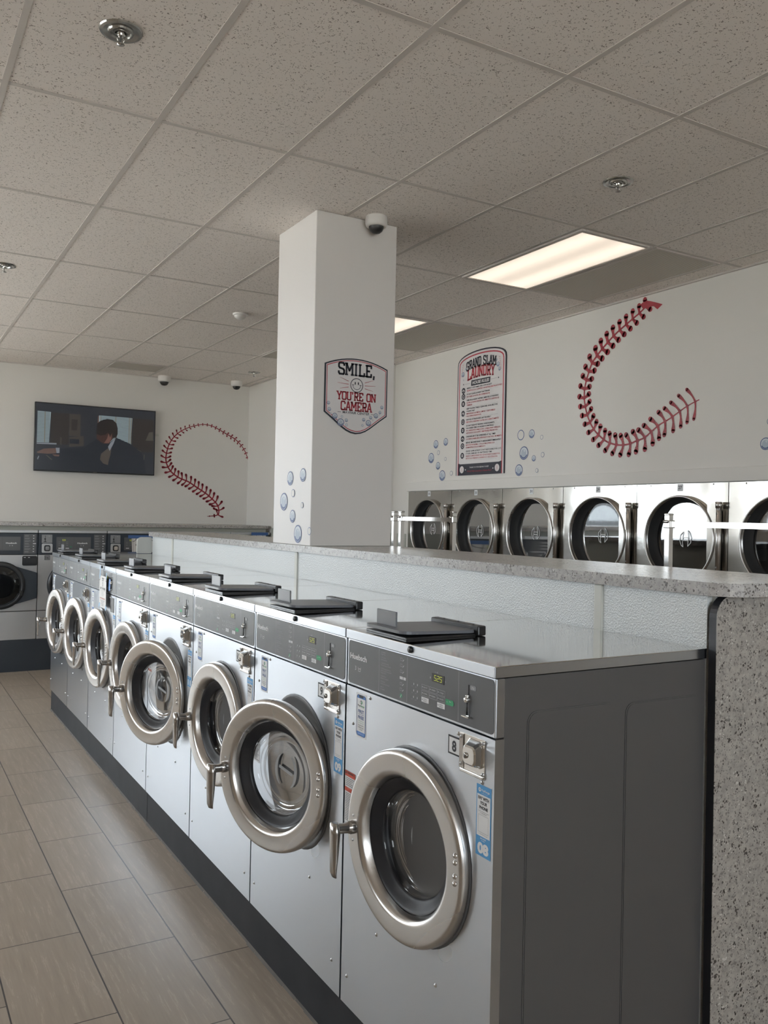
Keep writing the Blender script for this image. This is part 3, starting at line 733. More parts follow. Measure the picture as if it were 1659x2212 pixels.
SCREWS = [(.616, 1.16), (.721, 1.062), (.156, 1.158), (.052, 1.061), (.730, .272), (.062, .275), (.238, .477), (.551, .477)]
def washer(k):
    num = 8 + k; y0 = k * WW
    th = {1: .37, 3: .36}.get(k, .10)
    desc = {8: 'nearest steel washer, its large round door closed, numbered 8 beside the coin box',
            9: 'steel washer numbered 9, round door swung open toward the camera',
            10: 'steel washer numbered 10, behind the open door of washer 9',
            11: 'steel washer with its door swung open, third machine beyond the nearest',
            12: 'steel washer just beyond the second open door, bright glare on its door ring',
            13: 'steel washer with a paper notice taped over its control panel, coin box missing',
            14: 'steel washer between the one with the taped notice and the last one',
            15: 'farthest steel washer of the row, its handle against the back machines'}[num]
    t = thing('front_load_washer', (0, y0, 0), desc, 'washing machine', 'steel washers in the long row')
    part('cabinet', t, cabinet, 'cab'); part('front_panel', t, front_panel, 'fp'); part('top_panel', t, top_panel, 'top')
    part('door_gasket', t, gasket, 'gas'); part('drum', t, drum, 'drum')
    c = part('control_panel', t, control, 'ctl')
    d = part('display', c, display, 'disp'); 
    part('keypad', c, keypad, 'keyp'); part('start_button', c, start_button, 'stb'); part('coin_slot', c, coin_slot, 'cslot')
    part('display_digits', c, digits('525'), 'dig')
    part('lid_lock', t, lid_lock, 'lock')
    s_ = part('soap_dispenser', t, soap_body, 'sb'); part('lid', s_, soap, 'sl'); part('hinge_bar', s_, soap_hinge, 'sh')
    r = part('door', t, door_ring, 'ring', loc=(HX, HY, DZ), rot=(0, 0, th))
    part('bezel', r, bezel, 'bez'); part('door_glass', r, bowl, 'bowl'); part('handle', r, handle, 'hand')
    part('glass_emblem', r, emblem, 'emb')
    for dz in (.052, .034, .0, -.018): part('rivet', r, rivet, 'riv', loc=(-.0115, HU - .232, dz + .002))
    for (y, z) in SCREWS: part('screw', t, screw, 'scr', loc=(0, y, z))
    if num != 13:
        cp = part('coin_plate', t, coin_plate, 'cp'); part('coin_box', cp, coin_vault, 'cv'); part('coin_box_lock', cp, vault_lock, 'vl')
        part('number_sticker', t, numplate(str(num)))
    else:
        part('coin_box_opening', t, lambda mb: mb.box((-.002, .055, 1.068), (.0, .150, 1.160), M_black))
    part('phone_sticker', t, phone_sticker, 'ps'); part('payment_sticker', t, pay_sticker('%02d' % num)); part('warning_sticker', t, warn_sticker, 'ws')
    return t
for k in range(8): washer(k)

# plinth under the row
for a, b_, lab in ((0, 3.09, 'dark plinth under the four nearer steel washers'), (3.093, 8*WW, 'dark plinth under the four farther steel washers')):
    p_ = MB(); p_.bevbox((.012, a, 0), (.74, b_, .178), M_kick, .004); o = tag(p_.build('washer_plinth'), lab, 'plinth', 'plinths under the washer row')
    q = MB(); rng = random.Random(3); y = a
    while y < b_:
        l = min(.06 + rng.random()*.05, b_ - y); w_ = .003 + rng.random()*.006
        q.add([(.012, y, .009), (.012, y + l, .009), (.012 - w_, y + l, 0), (.012 - w_, y, 0)], [(0,1,2,3)], M_caulk); y += l
    q.build('caulk_bead', o)

# out of order notice on washer 13
t = thing('paper_notice', (-.02, 5*WW, 1.18), 'white out of order notice taped over the control panel of a steel washer', 'notice')
def notice(mb):
    pl = (V(0, 0, 0), V(0, -1, 0), V(0, 0, 1))
    mb.prism([(-.385, -.10), (-.190, -.10), (-.190, .107), (-.385, .107)], pl, 0, .001, M_paper)
    xc = -.2875
    mb.text('GRAND SLAM', xc, .086, .009, pl, .0014, M_blk, width=.06, bold=.02); mb.text('LAUNDRY', xc, .074, .009, pl, .0014, M_blk, width=.05, bold=.02)
    mb.ring(xc, .052, .012, .0145, pl, .0014, M_blk, 16); mb.line([(xc, .060), (xc, .048)], .003, pl, .0014, M_blk); mb.disc(xc, .044, .002, pl, .0014, M_blk, 6)
    mb.ring(-.385, .107, .030, .034, pl, .0014, M_blk, 8, -PI/2, 0); mb.ring(-.190, .107, .030, .034, pl, .0014, M_blk, 8, PI, 1.5*PI)
    mb.text('OUT OF ORDER', xc, .018, .014, pl, .0014, M_blk, width=.15, bold=.03)
    mb.rect(xc - .07, .010, xc + .07, .012, pl, .0014, M_dim)
    for i, w_ in enumerate((.07, .06, .08, .05)): mb.rect(xc - w_/2, .001 - i*.008, xc + w_/2, .003 - i*.008, pl, .0014, M_dim)
    mb.text('FUERA DE SERVICIO', xc, -.045, .009, pl, .0014, M_red, width=.14, bold=.01)
    for i, w_ in enumerate((.13, .09, .07, .08, .06)): mb.rect(xc - w_/2, -.055 - i*.008, xc + w_/2, -.053 - i*.008, pl, .0014, M_blk)
part('sheet', t, notice)
for q in ([(-.390, .08), (-.360, .105), (-.352, .170), (-.372, .165)], [(-.20, .09), (-.178, .10), (-.175, .135), (-.193, .132)], [(-.400, -.11), (-.35, -.085), (-.36, -.07), (-.395, -.085)], [(-.21, -.115), (-.175, -.10), (-.165, -.085), (-.2, -.075)]):
    part('tape', t, lambda mb: mb.prism(q, (V(0,0,0), V(0,-1,0), V(0,0,1)), .001, .002, M_tapel))
part('folder_corner', t, lambda mb: mb.prism([(-.178, .02), (-.135, .02), (-.125, .095), (-.16, .10), (-.178, .07)], (V(.012,0,0), V(0,-1,0), V(0,0,1)), 0, .001, M_midblue))

# ------------------------------------------------------------------ grey washers along the back wall
YB = 8.17
def back_washer(x0, w, label, num=None, digits_txt='525', first=False):
    t = thing('front_load_washer', (x0, YB, 0), label, 'washing machine', 'grey washers along the back wall')
    k = w / .72
    def X(a): return a * k
    pl = PY(0)
    part('cabinet', t, lambda mb: mb.box((.004, .012, .338), (w - .004, .80, 1.466), M_side), ('bcab', w))
    part('top_panel', t, lambda mb: mb.bevbox((.003, -.004, 1.468), (w - .003, .80, 1.498), M_backst, .003), ('btop', w))
    cx = w/2 - .01; dr = .252*min(1, k*1.05)
    def fp(mb):
        o = MB(); mb.bevbox((.003, 0, .642), (w - .003, .012, 1.234), M_backst, .003)
    part('front_panel', t, fp, ('bfp', w))
    part('lower_panel', t, lambda mb: mb.bevbox((.003, 0, .337), (w - .003, .012, .634), M_backst, .003), ('blp', w))
    def cp(mb):
        mb.bevbox((.003, -.004, 1.238), (w - .003, .012, 1.465), M_kick2, .003)
        pl = PY(-.004); h = .001
        mb.prism(rr(X(.185), 1.282, X(.544), 1.426, .004), pl, 0, .0015, M_ctl)
        mb.rect(X(.576), 1.245, X(.700), 1.455, pl, .001, M_ctl)
        for r_ in range(7):
            z = 1.438 - r_*.028
            mb.rect(X(.586), z, X(.625) + .01*(r_ % 3), z + .003, pl, .0016, M_dim); mb.rect(X(.586), z - .008, X(.625) + .007*(r_ % 2), z - .006, pl, .0016, M_dim)
            mb.rect(X(.668), z - .004, X(.680) + (.018 if r_ == 3 else 0), z + .004, pl, .0016, M_white)
        mb.text('Huebsch', X(.455), 1.352, .016, pl, .0022, M_white, width=.105*k, bold=.03, res=2); mb.text('2', X(.44), 1.328, .012, pl, .0022, M_white, res=2); mb.disc(X(.465), 1.333, .006, pl, .0022, M_dim, 8)
        mb.rect(X(.366), 1.285, X(.368), 1.424, pl, .0022, M_side)
        mb.rect(X(.205), 1.300, X(.240), 1.308, pl, .0022, M_white); mb.rect(X(.280), 1.300, X(.315), 1.308, pl, .0022, M_white); mb.rect(X(.325), 1.315, X(.345), 1.322, pl, .0022, M_green)
        for a in range(3):
            for b_ in range(3): mb.rect(X(.205 + a*.04), 1.335 + b_*.018, X(.225 + a*.04), 1.337 + b_*.018, pl, .0022, M_dim)
        mb.text(digits_txt, X(.262), 1.385, .017, pl, .0022, M_led, width=.035, res=2)
    part('control_panel', t, cp, ('bcp', w))
    def cs(mb):
        pl = PY(-.004); mb.prism(rr(X(.035), 1.361, X(.142), 1.451, .004), pl, 0, .002, M_ctl2)
        mb.rect(X(.070), 1.415, X(.074), 1.440, pl, .003, M_black); mb.disc(X(.069), 1.405, .009, pl, .003, M_black, 12); mb.rect(X(.066), 1.372, X(.074), 1.40, pl, .003, M_black); mb.rect(X(.055), 1.370, X(.085), 1.376, pl, .003, M_black)
        mb.text('25¢', X(.11), 1.432, .007, pl, .003, M_white, res=1)
    part('coin_slot', t, cs, ('bcs', w))
    def cbx(mb):
        pl = PY(-.004); mb.prism(rr(X(.037), 1.257, X(.145), 1.354, .012), pl, 0, .006, M_backst)
        mb.prism(rr(X(.060), 1.272, X(.122), 1.338, .018), pl, .006, .012, M_black); mb.prism(rr(X(.070), 1.284, X(.112), 1.326, .012), pl, .012, .024, M_chrome)
    part('coin_box', t, cbx, ('bcb', w))
    if num:
        def nn(mb):
            pl = PY(0); mb.rect(X(.068), 1.179, X(.122), 1.227, pl, .001, M_blk); mb.rect(X(.073), 1.184, X(.117), 1.222, pl, .0015, M_ctl2); mb.text(num, X(.095), 1.192, .022, pl, .002, M_blk, width=.03, bold=.02)
        part('number_sticker', t, nn)
    def soapd(mb):
        pl = PY(0); mb.prism(rr(X(.566), 1.121, X(.712), 1.223, .014), pl, 0, .012, M_black); mb.prism(rr(X(.574), 1.128, X(.704), 1.200, .01), pl, .012, .016, M_dark)
        mb.rect(X(.578), 1.205, X(.60), 1.210, pl, .0145, M_white); mb.rect(X(.62), 1.205, X(.64), 1.210, pl, .0145, M_white)
    part('soap_dispenser', t, soapd, ('bsd', w))
    def door(mb):
        r = dr; P = []
        # round on the left, angular wing on the right (outline counter-clockwise)
        for i in range(33):
            a = math.radians(52) + math.radians(256) * i / 32
            P.append((cx + r*math.cos(a), .914 + r*math.sin(a)))
        P += [(w - .006, .773), (w - .006, 1.043)]
        mb.prism(P, pl, 0, .022, M_kick2)
        mb.lathe([(r*.99, 0), (r*.985, -.026), (r*.86, -.036), (r*.835, -.030), (r*.82, -.018)], (cx, -.002, .914), 'y', M_dark, 56)
    dd = part('door', t, door, ('bdoor', w))
    def dgl(mb): mb.lathe([(.205*dr/.252, -.022), (.19*dr/.252, -.034), (.12*dr/.252, -.046), (.001, -.050)], (cx, 0, .914), 'y', M_bglass, 48)
    part('door_glass', dd, dgl, ('bdg', w))
    def drm(mb):
        s_ = dr/.252
        mb.lathe([(.20*s_, -.0235), (.16*s_, -.026), (.001, -.027)], (cx, 0, .914), 'y', M_drum, 40)
        q = [(cx - .05, 1.06), (cx - .005, 1.0), (cx - .06, .93), (cx - .07, .80)]
        mb.line([(x_, z_) for x_, z_ in q], .035, PY(-.030), 0, M_side)
    part('drum', dd, drm, ('bdr', w))
    part('door_handle', dd, lambda mb: mb.bevbox((cx + .19*dr/.252, -.040, .80), (cx + .23*dr/.252, -.018, .86), M_black, .006), ('bdh', w))
    return t
back_washer(-1.265, .72, 'grey washer added out of view, farthest left along the back wall')  # added unseen unit, gives the far steel fronts something dark to mirror
back_washer(-.545, .72, 'grey washer at the left edge, its whole black door and drum in view')
back_washer(.175, .72, 'grey washer along the back wall, numbered 16, left of centre', num='16')
back_washer(.895, .72, 'grey washer along the back wall with a notice under blue tape on its panel')
back_washer(1.615, .72, 'grey washer along the back wall, mostly hidden behind the half wall')
back_washer(2.335, .50, 'narrow grey washer in the back right corner, by the column')
m = MB(); m.box((-1.30, YB + .002, 0), (2.85, 8.98, .335), M_kick2)
tag(m.build('back_plinth'), 'tall dark navy plinth under the grey washers at the back wall', 'plinth')
m = MB(); m.bevbox((-1.32, 8.155, 1.542), (2.81, 8.995, 1.579), M_gran, .003)
tag(m.build('back_ledge'), 'speckled grey ledge above the grey washers, along the back wall', 'ledge')
m = MB(); m.box((-1.30, 8.20, 1.4985), (2.795, 8.98, 1.5415), M_wains)
tag(m.build('ledge_riser'), 'thin grey riser between the back washers and the speckled ledge', 'riser')

def back_notice(x0, x1, sx0, sx1, zt, zb_, label):
    t = thing('paper_notice', ((x0+x1)/2, YB - .03, zt), label, 'notice', 'notices taped to the back washers')
    c = (x0 + x1)/2
    part('tape', t, lambda mb: mb.box((x0 - c, .0, -.035), (x1 - c, .002, 0), M_tape))
    def sh(mb):
        pl = PY(.006); a, b_ = sx0 - c, sx1 - c; mid = (a + b_)/2
        mb.prism([(a, zb_ - zt), (b_, zb_ - zt), (b_, -.03), (a - .008, -.03)], pl, 0, .001, M_paper)
        mb.line([(a + .012, zb_ - zt), (a + .004, -.03)], .003, pl, .002, M_blk); mb.ring(a, -.03, .040, .045, pl, .002, M_signn, 8, -PI/2, 0); mb.ring(b_, -.03, .040, .045, pl, .002, M_signn, 8, PI, 1.5*PI)
        mb.text('GRAND SLAM', mid, -.06, .012, pl, .002, M_signr, width=.06, bold=.02); mb.ring(mid, -.075, .014, .018, pl, .002, M_signn, 12)
        mb.text('OUT OF ORDER', mid, -.118, .019, pl, .002, M_blk, width=(b_ - a)*.72, bold=.03)
        for i in range(4): mb.rect(mid - .05, -.14 - i*.012, mid + .05, -.138 - i*.012, pl, .002, M_dim)
    part('sheet', t, sh)
back_notice(1.117, 1.56, 1.165, 1.42, 1.452, 1.262, 'white notice hung from a blue tape strip, left of the white end panel')
back_notice(2.585, 2.80, 2.61, 2.775, 1.497, 1.30, 'notice under a blue tape strip, just left of the column foot')

# ------------------------------------------------------------------ dryers on the right
DW = .80; DX = 3.548
def d_panel(z0, z1, cz):
    def fn(mb):
        hole_plate(mb, 0, .003, DW - .003, z0, z1, DW/2 - .015, cz, .292, M_steeld, 64)
        for (y, s_) in ((.003, 1), (DW - .003, -1)): mb.add([(0,y,z0),(0,y,z1),(.03,y,z1),(.03,y,z0)], [(0,1,2,3)], M_steeld)
        mb.add([(0,.003,z1),(0,DW-.003,z1),(.03,DW-.003,z1),(.03,.003,z1)], [(0,1,2,3)], M_steeld)
    return fn
def d_ring(mb):
    c = (0, 0, 0)
    mb.lathe([(.300, .0), (.305, -.012), (.306, -.032), (.302, -.041), (.296, -.043), (.291, -.038), (.289, -.01), (.288, .02)], c, 'x', M_steelr, 72)
    mb.lathe([(.289, -.015), (.276, .02), (.266, .045), (.25, .05)], c, 'x', M_gasket2, 64)
def d_glass(mb): mb.lathe([(.256, .046), (.20, .048), (.001, .048)], (0, 0, 0), 'x', M_dglass, 48)
def d_logo(mb):
    pl = (V(.044, 0, 0), V(0, -1, 0), V(0, 0, 1))
    def leaf(sx):
        q = [(sx*.020, .050), (sx*.046, .025), (sx*.050, -.01), (sx*.036, -.045), (sx*.020, -.060 if sx > 0 else -.055), (sx*.026, -.02), (sx*.020, .050)]
        if sx > 0: q = [(x_, -z_) for x_, z_ in q]
        mb.line(q, .005, pl, 0, M_white)
    leaf(-1); leaf(1); mb.line([(-.024, .010), (.024, .010)], .005, pl, 0, M_white); mb.line([(-.024, -.010), (.024, -.010)], .005, pl, 0, M_white)
def d_flange(mb): mb.box((-.030, -.338, -.255), (-.026, -.24, .255), M_steeld)
def d_hinge(mb):
    mb.tube([(-.035, -.338, -.255), (-.035, -.338, .255)], .018, M_steelr, 16); mb.tube([(-.037, -.338, .215), (-.037, -.338, .257)], .0215, M_steelr, 16)
    for z in (.18, -.18): mb.lathe([(.001, -.006), (.006, -.004), (.006, 0)], (-.05, -.335, z), 'x', M_screw, 10)
def d_inside(mb):
    mb.lathe([(.292, .03), (.30, .10), (.33, .12), (.36, .14), (.36, .62), (.30, .63), (.001, .63)], (0, 0, 0), 'x', M_side, 48)
    mb.box((.06, .17, -.12), (.07, .25, .17), M_ctl)
def dryer(i, num):
    y0 = 5.32 - .80*i
    lab = {35: 'dryer numbered 35, farthest left and partly behind a cart rack', 33: 'dull grey dryer numbered 33, second from the left end', 31: 'grey dryer numbered 31, third from the left end',
           29: 'bright dryer numbered 29, its glass mirroring a white shape', 27: 'bright dryer numbered 27, mirroring a parked car behind a cart rack', 25: 'dryer cut off by the right edge of the view'}[num]
    t = thing('stacked_dryer', (DX, y0, 0), lab, 'dryer', 'steel stacked dryers along the right wall')
    part('cabinet', t, lambda mb: (mb.box((.03, .003, .0), (.80, DW - .003, .03), M_side), mb.box((.03, .003, 1.955), (.80, DW - .003, 1.985), M_side), mb.box((.78, .003, .03), (.80, DW - .003, 1.955), M_side), mb.box((.03, .003, .03), (.05, .01, 1.955), M_side), mb.box((.03, DW - .01, .03), (.78, DW - .003, 1.955), M_side), mb.box((.03, .003, .03), (.78, .01, 1.955), M_side)), 'dcab')
    for z0, z1, cz, nm in ((1.09, 1.988, 1.60, 'upper_panel'), (.05, 1.084, .58, 'lower_panel')):
        part(nm, t, d_panel(z0, z1, cz), ('dp', z0))
        r = part('door', t, d_ring, 'dring', loc=(0, DW/2 - .015, cz))
        part('door_glass', r, d_glass, 'dgl'); part('glass_emblem', r, d_logo, 'dlg'); part('hinge_flange', r, d_flange, 'dfl'); part('hinge', r, d_hinge, 'dhg')
        part('drum', t, d_inside, 'din', loc=(0, DW/2 - .015, cz))
        for y in (.665, .12): part('screw', t, screw, 'scr', loc=(0, y, z1 - .01))
    def ns(mb):
        pl = PX(0); mb.rect(-.425, 1.935, -.375, 1.986, pl, .001, M_whitep); mb.text(str(num), -.40, 1.950, .022, pl, .0016, M_blk, width=.03, bold=.02)
    part('number_sticker', t, ns)
for i, n_ in enumerate((35, 33, 31, 29, 27, 25)): dryer(i, n_)

# ------------------------------------------------------------------ laundry carts
def cart(x, y0, label):
    t = thing('laundry_cart', (x, y0, 0), label, 'laundry cart', 'chrome laundry carts between counter and dryers')
    L = .575; s = .013
    for y in (0, L):
        part('post', t, lambda mb: mb.tube([(0, y, .15), (0, y, 1.748)], s, M_chrome, square=True))
        part('post_cap', t, lambda mb: mb.bevbox((-.016, y - .016, 1.742), (.016, y + .016, 1.752), M_chrome, .004))
    part('hanging_bar', t, lambda mb: (mb.tube([(0, .018, 1.703), (0, L - .018, 1.703)], .012, M_chrome, square=True), mb.bevbox((-.018, -.018, 1.685), (.018, .022, 1.722), M_chrome, .004), mb.bevbox((-.018, L - .022, 1.685), (.018, L + .018, 1.722), M_chrome, .004),
        mb.tube([(-.03, 0, 1.715), (-.01, 0, 1.715)], .008, M_chrome, 10), mb.tube([(-.03, L, 1.715), (-.01, L, 1.715)], .008, M_chrome, 10)))
    def basket(mb):
        for z, e in ((.85, .0), (.72, .01), (.60, .02), (.48, .03), (.38, .04)):
            mb.tube([(.02 + e, e, z), (.55 - e, e, z), (.55 - e, L - e, z), (.02 + e, L - e, z), (.02 + e, e, z)], .0045 if z < .85 else .009, M_chrome, 6)
        for k in range(9):
            y = L*k/8; e = .04; yb_ = e + (L - 2*e)*k/8
            for xx, xb in ((.02, .06), (.55, .51)): mb.tube([(xx, y, .85), (xb, yb_, .38)], .003, M_chrome, 5)
            mb.tube([(.06, yb_, .38), (.51, yb_, .38)], .003, M_chrome, 5)
        for k in range(9):
            xx = .02 + .53*k/8; xb = .06 + .45*k/8
            for yy, yb_ in ((0, .04), (L, L - .04)): mb.tube([(xx, yy, .85), (xb, yb_, .38)], .003, M_chrome, 5)
            mb.tube([(xb, .04, .38), (xb, L - .04, .38)], .003, M_chrome, 5)
    part('basket', t, basket)
    part('base_frame', t, lambda mb: (mb.tube([(0, 0, .15), (.55, 0, .15), (.55, L, .15), (0, L, .15), (0, 0, .15)], .011, M_chrome, 8), mb.tube([(.51, .04, .38), (.55, 0, .15)], .008, M_chrome, 8), mb.tube([(.51, L - .04, .38), (.55, L, .15)], .008, M_chrome, 8)))
    for xx in (.02, .53):
        for yy in (.01, L - .01):
            part('caster', t, lambda mb: (mb.lathe([(.001, -.014), (.045, -.014), (.05, -.009), (.05, .009), (.045, .014), (.001, .014)], (xx, yy, .05), 'y', M_gasket, 20), mb.box((xx - .012, yy - .02, .05), (xx + .012, yy - .016, .14), M_chrome), mb.box((xx - .012, yy + .016, .05), (xx + .012, yy + .02, .14), M_chrome)))
    return t
cart(1.583, 2.468, 'chrome laundry cart rack in front of the leftmost dryer, glinting crossbar')
cart(1.800, .500, 'chrome laundry cart rack in front of the dryer numbered 27')
cart(1.655, 3.250, 'laundry cart with only one dark post showing beside the column')

# ------------------------------------------------------------------ wall signs and decals
def bubble(ax, val, a, z, r, label, grp, light=False):
    mb = MB(); pl = (V(0,0,0), V(0,-1,0), V(0,0,1))
    mb.disc(0, 0, r, pl, .0010, M_bubd, 28)
    mb.disc(0, 0, r*.86, pl, .0014, M_bubl, 28)
    if light: mb.disc(0, 0, r*.78, pl, .0018, M_wall, 24)
    else:
        mb.ring(0, 0, r*.62, r*.82, pl, .0018, M_bubd, 20, PI*1.12, PI*1.88)
        mb.disc(-r*.03, -r*.02, r*.60, pl, .0020, M_bub, 24)
        mb.flat([(r*.1, r*.55), (-r*.05, r*.35), (r*.22, r*.12), (r*.30, r*.35)], pl, .0024, M_bubl)
    o = mb.build('bubble_decal'); o.location = (val - .001, a, z); tag(o, label, 'decal', grp)
CB = [(2.918,1.922,.041,'left of the top pair'), (2.745,1.936,.038,'right of the top pair'), (2.873,1.836,.023,'small pale one under the top pair'), (3.002,1.788,.052,'large one farthest left'), (2.747,1.767,.017,'smallest pale one'), (2.875,1.704,.037,'medium one above the lowest'), (2.798,1.605,.051,'large lowest one'), (2.647,1.624,.022,'pale one by the column corner')]
for a, z, r, d_ in CB: bubble(0, .750, a, z, r, 'bubble decal on the column side, ' + d_, 'bubble decals on the column', r < .03)
WBs = [(5.631,2.461,.042,'upper left of the house rules'), (5.456,2.474,.038,'top right of the left cluster'), (5.583,2.374,.023,'pale small one in the left cluster'), (5.713,2.326,.052,'farthest left on the dryer wall'), (5.455,2.304,.019,'smallest of the left cluster'), (5.585,2.241,.038,'medium one low in the left cluster'), (5.506,2.141,.053,'lowest large one of the left cluster'), (5.349,2.159,.023,'small pale one nearest the rules sign foot'),
       (4.289,2.458,.046,'clear ring right of the rules sign'), (4.142,2.458,.038,'top blue one in the right cluster'), (4.011,2.42,.019,'small pale one at upper right of right cluster'), (4.243,2.297,.059,'largest one right of the rules sign'), (3.995,2.27,.022,'pale one farthest right in right cluster'), (4.109,2.244,.026,'small blue one in the right cluster'), (4.307,2.15,.051,'large lowest one of the right cluster'), (4.067,2.138,.018,'smallest lowest of the right cluster'),
       (1.858,2.226,.040,'cut by the right edge of the view'), (1.828,2.367,.024,'sliver above it at the right edge')]
for a, z, r, d_ in WBs: bubble(0, WR, a, z, r, 'bubble decal on the dryer wall, ' + d_, 'bubble decals on the dryer wall', r < .03 and d_[:10] != 'small blue' or d_[:5] == 'clear')

def stitches(path, plane, n, lens, wid, cap=None, spine=.012, back=.5):
    # resample the path
    P = [Vector(p) for p in path]
    sm = []
    for i in range(len(P) - 1):
        p0, p1, p2, p3 = P[max(i-1, 0)], P[i], P[i+1], P[min(i+2, len(P)-1)]
        for k in range(6):
            t_ = k/6; sm.append(.5*((2*p1) + (p2-p0)*t_ + (2*p0-5*p1+4*p2-p3)*t_**2 + (3*p1-p0-3*p2+p3)*t_**3))
    sm.append(P[-1]); d = [0]
    for a, b_ in zip(sm[:-1], sm[1:]): d.append(d[-1] + (b_-a).length)
    mb = MB()
    def at(s):
        s = max(0, min(d[-1], s))
        for i in range(len(d) - 1):
            if s <= d[i+1]: 
                t_ = (s - d[i]) / max(d[i+1] - d[i], 1e-9); return sm[i].lerp(sm[i+1], t_)
        return sm[-1]
    def lerp(tab, s):
        for (a, va), (b_, vb) in zip(tab[:-1], tab[1:]):
            if s <= b_: return va + (vb - va)*(s - a)/(b_ - a)
        return tab[-1][1]
    M = 90; pts = [tuple(at(d[-1]*i/M)) for i in range(M + 1)]
    mb.line(pts, spine, plane, .001, M_decal, ws=[spine*lerp(wid, i/M)/lerp(wid, .5) for i in range(M + 1)])
    for i in range(n):
        s = (i + .5)/n; c = at(d[-1]*s); tg = (at(d[-1]*s + .01) - at(d[-1]*s - .01)).normalized(); pr = Vector((-tg.y, tg.x))
        L = lerp(lens, s); w_ = lerp(wid, s)
        for sg in (1, -1):
            q = []; 
            for k in range(6):
                u = k/5; q.append(tuple(c + pr*sg*L*u*(1 - .12*u) - tg*back*L*(u**1.4)))
            mb.line(q, 0, plane, .0014, M_decal, ws=[w_*(1.0 - .45*math.sin(PI*min(u*1.3, 1)) + .55*u) for u in [k/5 for k in range(6)]])
            e = q[-1]; mb.disc(e[0], e[1], w_*.72, plane, .0014, M_decal, 10)
    if cap: mb.flat(cap, plane, .0018, M_decal)
    return mb
Cp = [(2.846,3.326),(2.927,3.274),(3.011,3.235),(3.096,3.195),(3.184,3.150),(3.273,3.093),(3.351,3.034),(3.423,2.967),(3.469,2.876),(3.501,2.782),(3.506,2.704),(3.490,2.624),(3.460,2.543),(3.410,2.461),(3.348,2.398),(3.253,2.334),(3.162,2.304),(3.086,2.295),(3.012,2.299),(2.940,2.318),(2.869,2.335),(2.788,2.383),(2.721,2.422),(2.643,2.451),(2.567,2.488),(2.503,2.520),(2.441,2.544),(2.379,2.563)]
mb = stitches([(-y, z) for y, z in Cp], PX(WR - .001), 33, [(0, .055), (.2, .075), (.38, .062), (.5, .066), (.62, .080), (.85, .10), (1, .13)], [(0, .026), (.25, .034), (.5, .030), (.8, .027), (1, .016)], cap=[(-2.93, 3.328), (-2.911, 3.340), (-2.87, 3.347), (-2.834, 3.337), (-2.77, 3.312), (-2.718, 3.290), (-2.765, 3.262), (-2.80, 3.292), (-2.85, 3.298), (-2.90, 3.290)], spine=.014, back=.35)
tag(mb.build('stitch_decal'), 'large red baseball stitch curve shaped like a C on the dryer wall', 'decal')
Sp = [(2.852,2.436),(2.810,2.538),(2.748,2.620),(2.666,2.691),(2.547,2.749),(2.448,2.798),(2.350,2.838),(2.235,2.848),(2.122,2.821),(2.010,2.777),(1.918,2.716),(1.846,2.638),(1.802,2.554),(1.777,2.462),(1.770,2.371),(1.799,2.282),(1.856,2.212),(1.950,2.152),(2.062,2.111),(2.177,2.041),(2.293,1.971),(2.391,1.891),(2.451,1.827),(2.472,1.753),(2.454,1.697),(2.319,1.679)]
mb = stitches(Sp, PY(WB - .001), 46, [(0, .015), (.12, .032), (.3, .012), (.42, .045), (.5, .06), (.7, .080), (.88, .085), (.955, .07), (.97, .004), (1, .004)], [(0, .010), (.15, .014), (.3, .009), (.45, .014), (.6, .019), (.9, .020), (.96, .016), (1, .006)], spine=.014, back=.38)
tag(mb.build('stitch_decal'), 'red baseball stitch curve shaped like an S beside the television', 'decal')

def small_bub(mb, x, y, r, pl, h):
    mb.disc(x, y, r, pl, h, M_bubd, 16); mb.disc(x, y, r*.82, pl, h + .0003, M_bubl, 16)
    if r > .008: mb.ring(x, y, r*.55, r*.74, pl, h + .0006, M_bubd, 10, PI*1.1, PI*1.9); mb.disc(x, y, r*.52, pl, h + .0008, M_bub, 12)
# camera sign
t = thing('wall_sign', (1.0165, 2.639, 2.4), 'shield shaped sign on the column reading SMILE, YOU\'RE ON CAMERA', 'sign')
def shield(k, dz=0):
    w_ = .2005*k; P = []
    for i in range(13): u = -1 + 2*i/12; P.append((w_*u, .157*k + .042*(1 - u*u) * k))
    P = P[::-1]
    P += [(-w_, -.113*k)]
    for i in range(1, 6): u = i/6; P.append((-w_*(1 - u)**1.0 * (1 - .10*math.sin(PI*u)) + 0, (-.113 - .112*math.sin(PI/2*u))*k))
    P += [(0, -.226*k)]
    for i in range(5, 0, -1): u = i/6; P.append((w_*(1 - u) * (1 - .10*math.sin(PI*u)), (-.113 - .112*math.sin(PI/2*u))*k))
    P += [(w_, -.113*k)]
    return P
part('backing', t, lambda mb: mb.prism(shield(1.0), PY(-.001), 0, .006, M_signn))
def sface(mb):
    pl = PY(-.007)
    mb.flat(shield(.965), pl, .0006, M_sign); mb.flat(shield(.945), pl, .0009, M_signr); mb.flat(shield(.925), pl, .0012, M_sign)
part('face', t, sface)
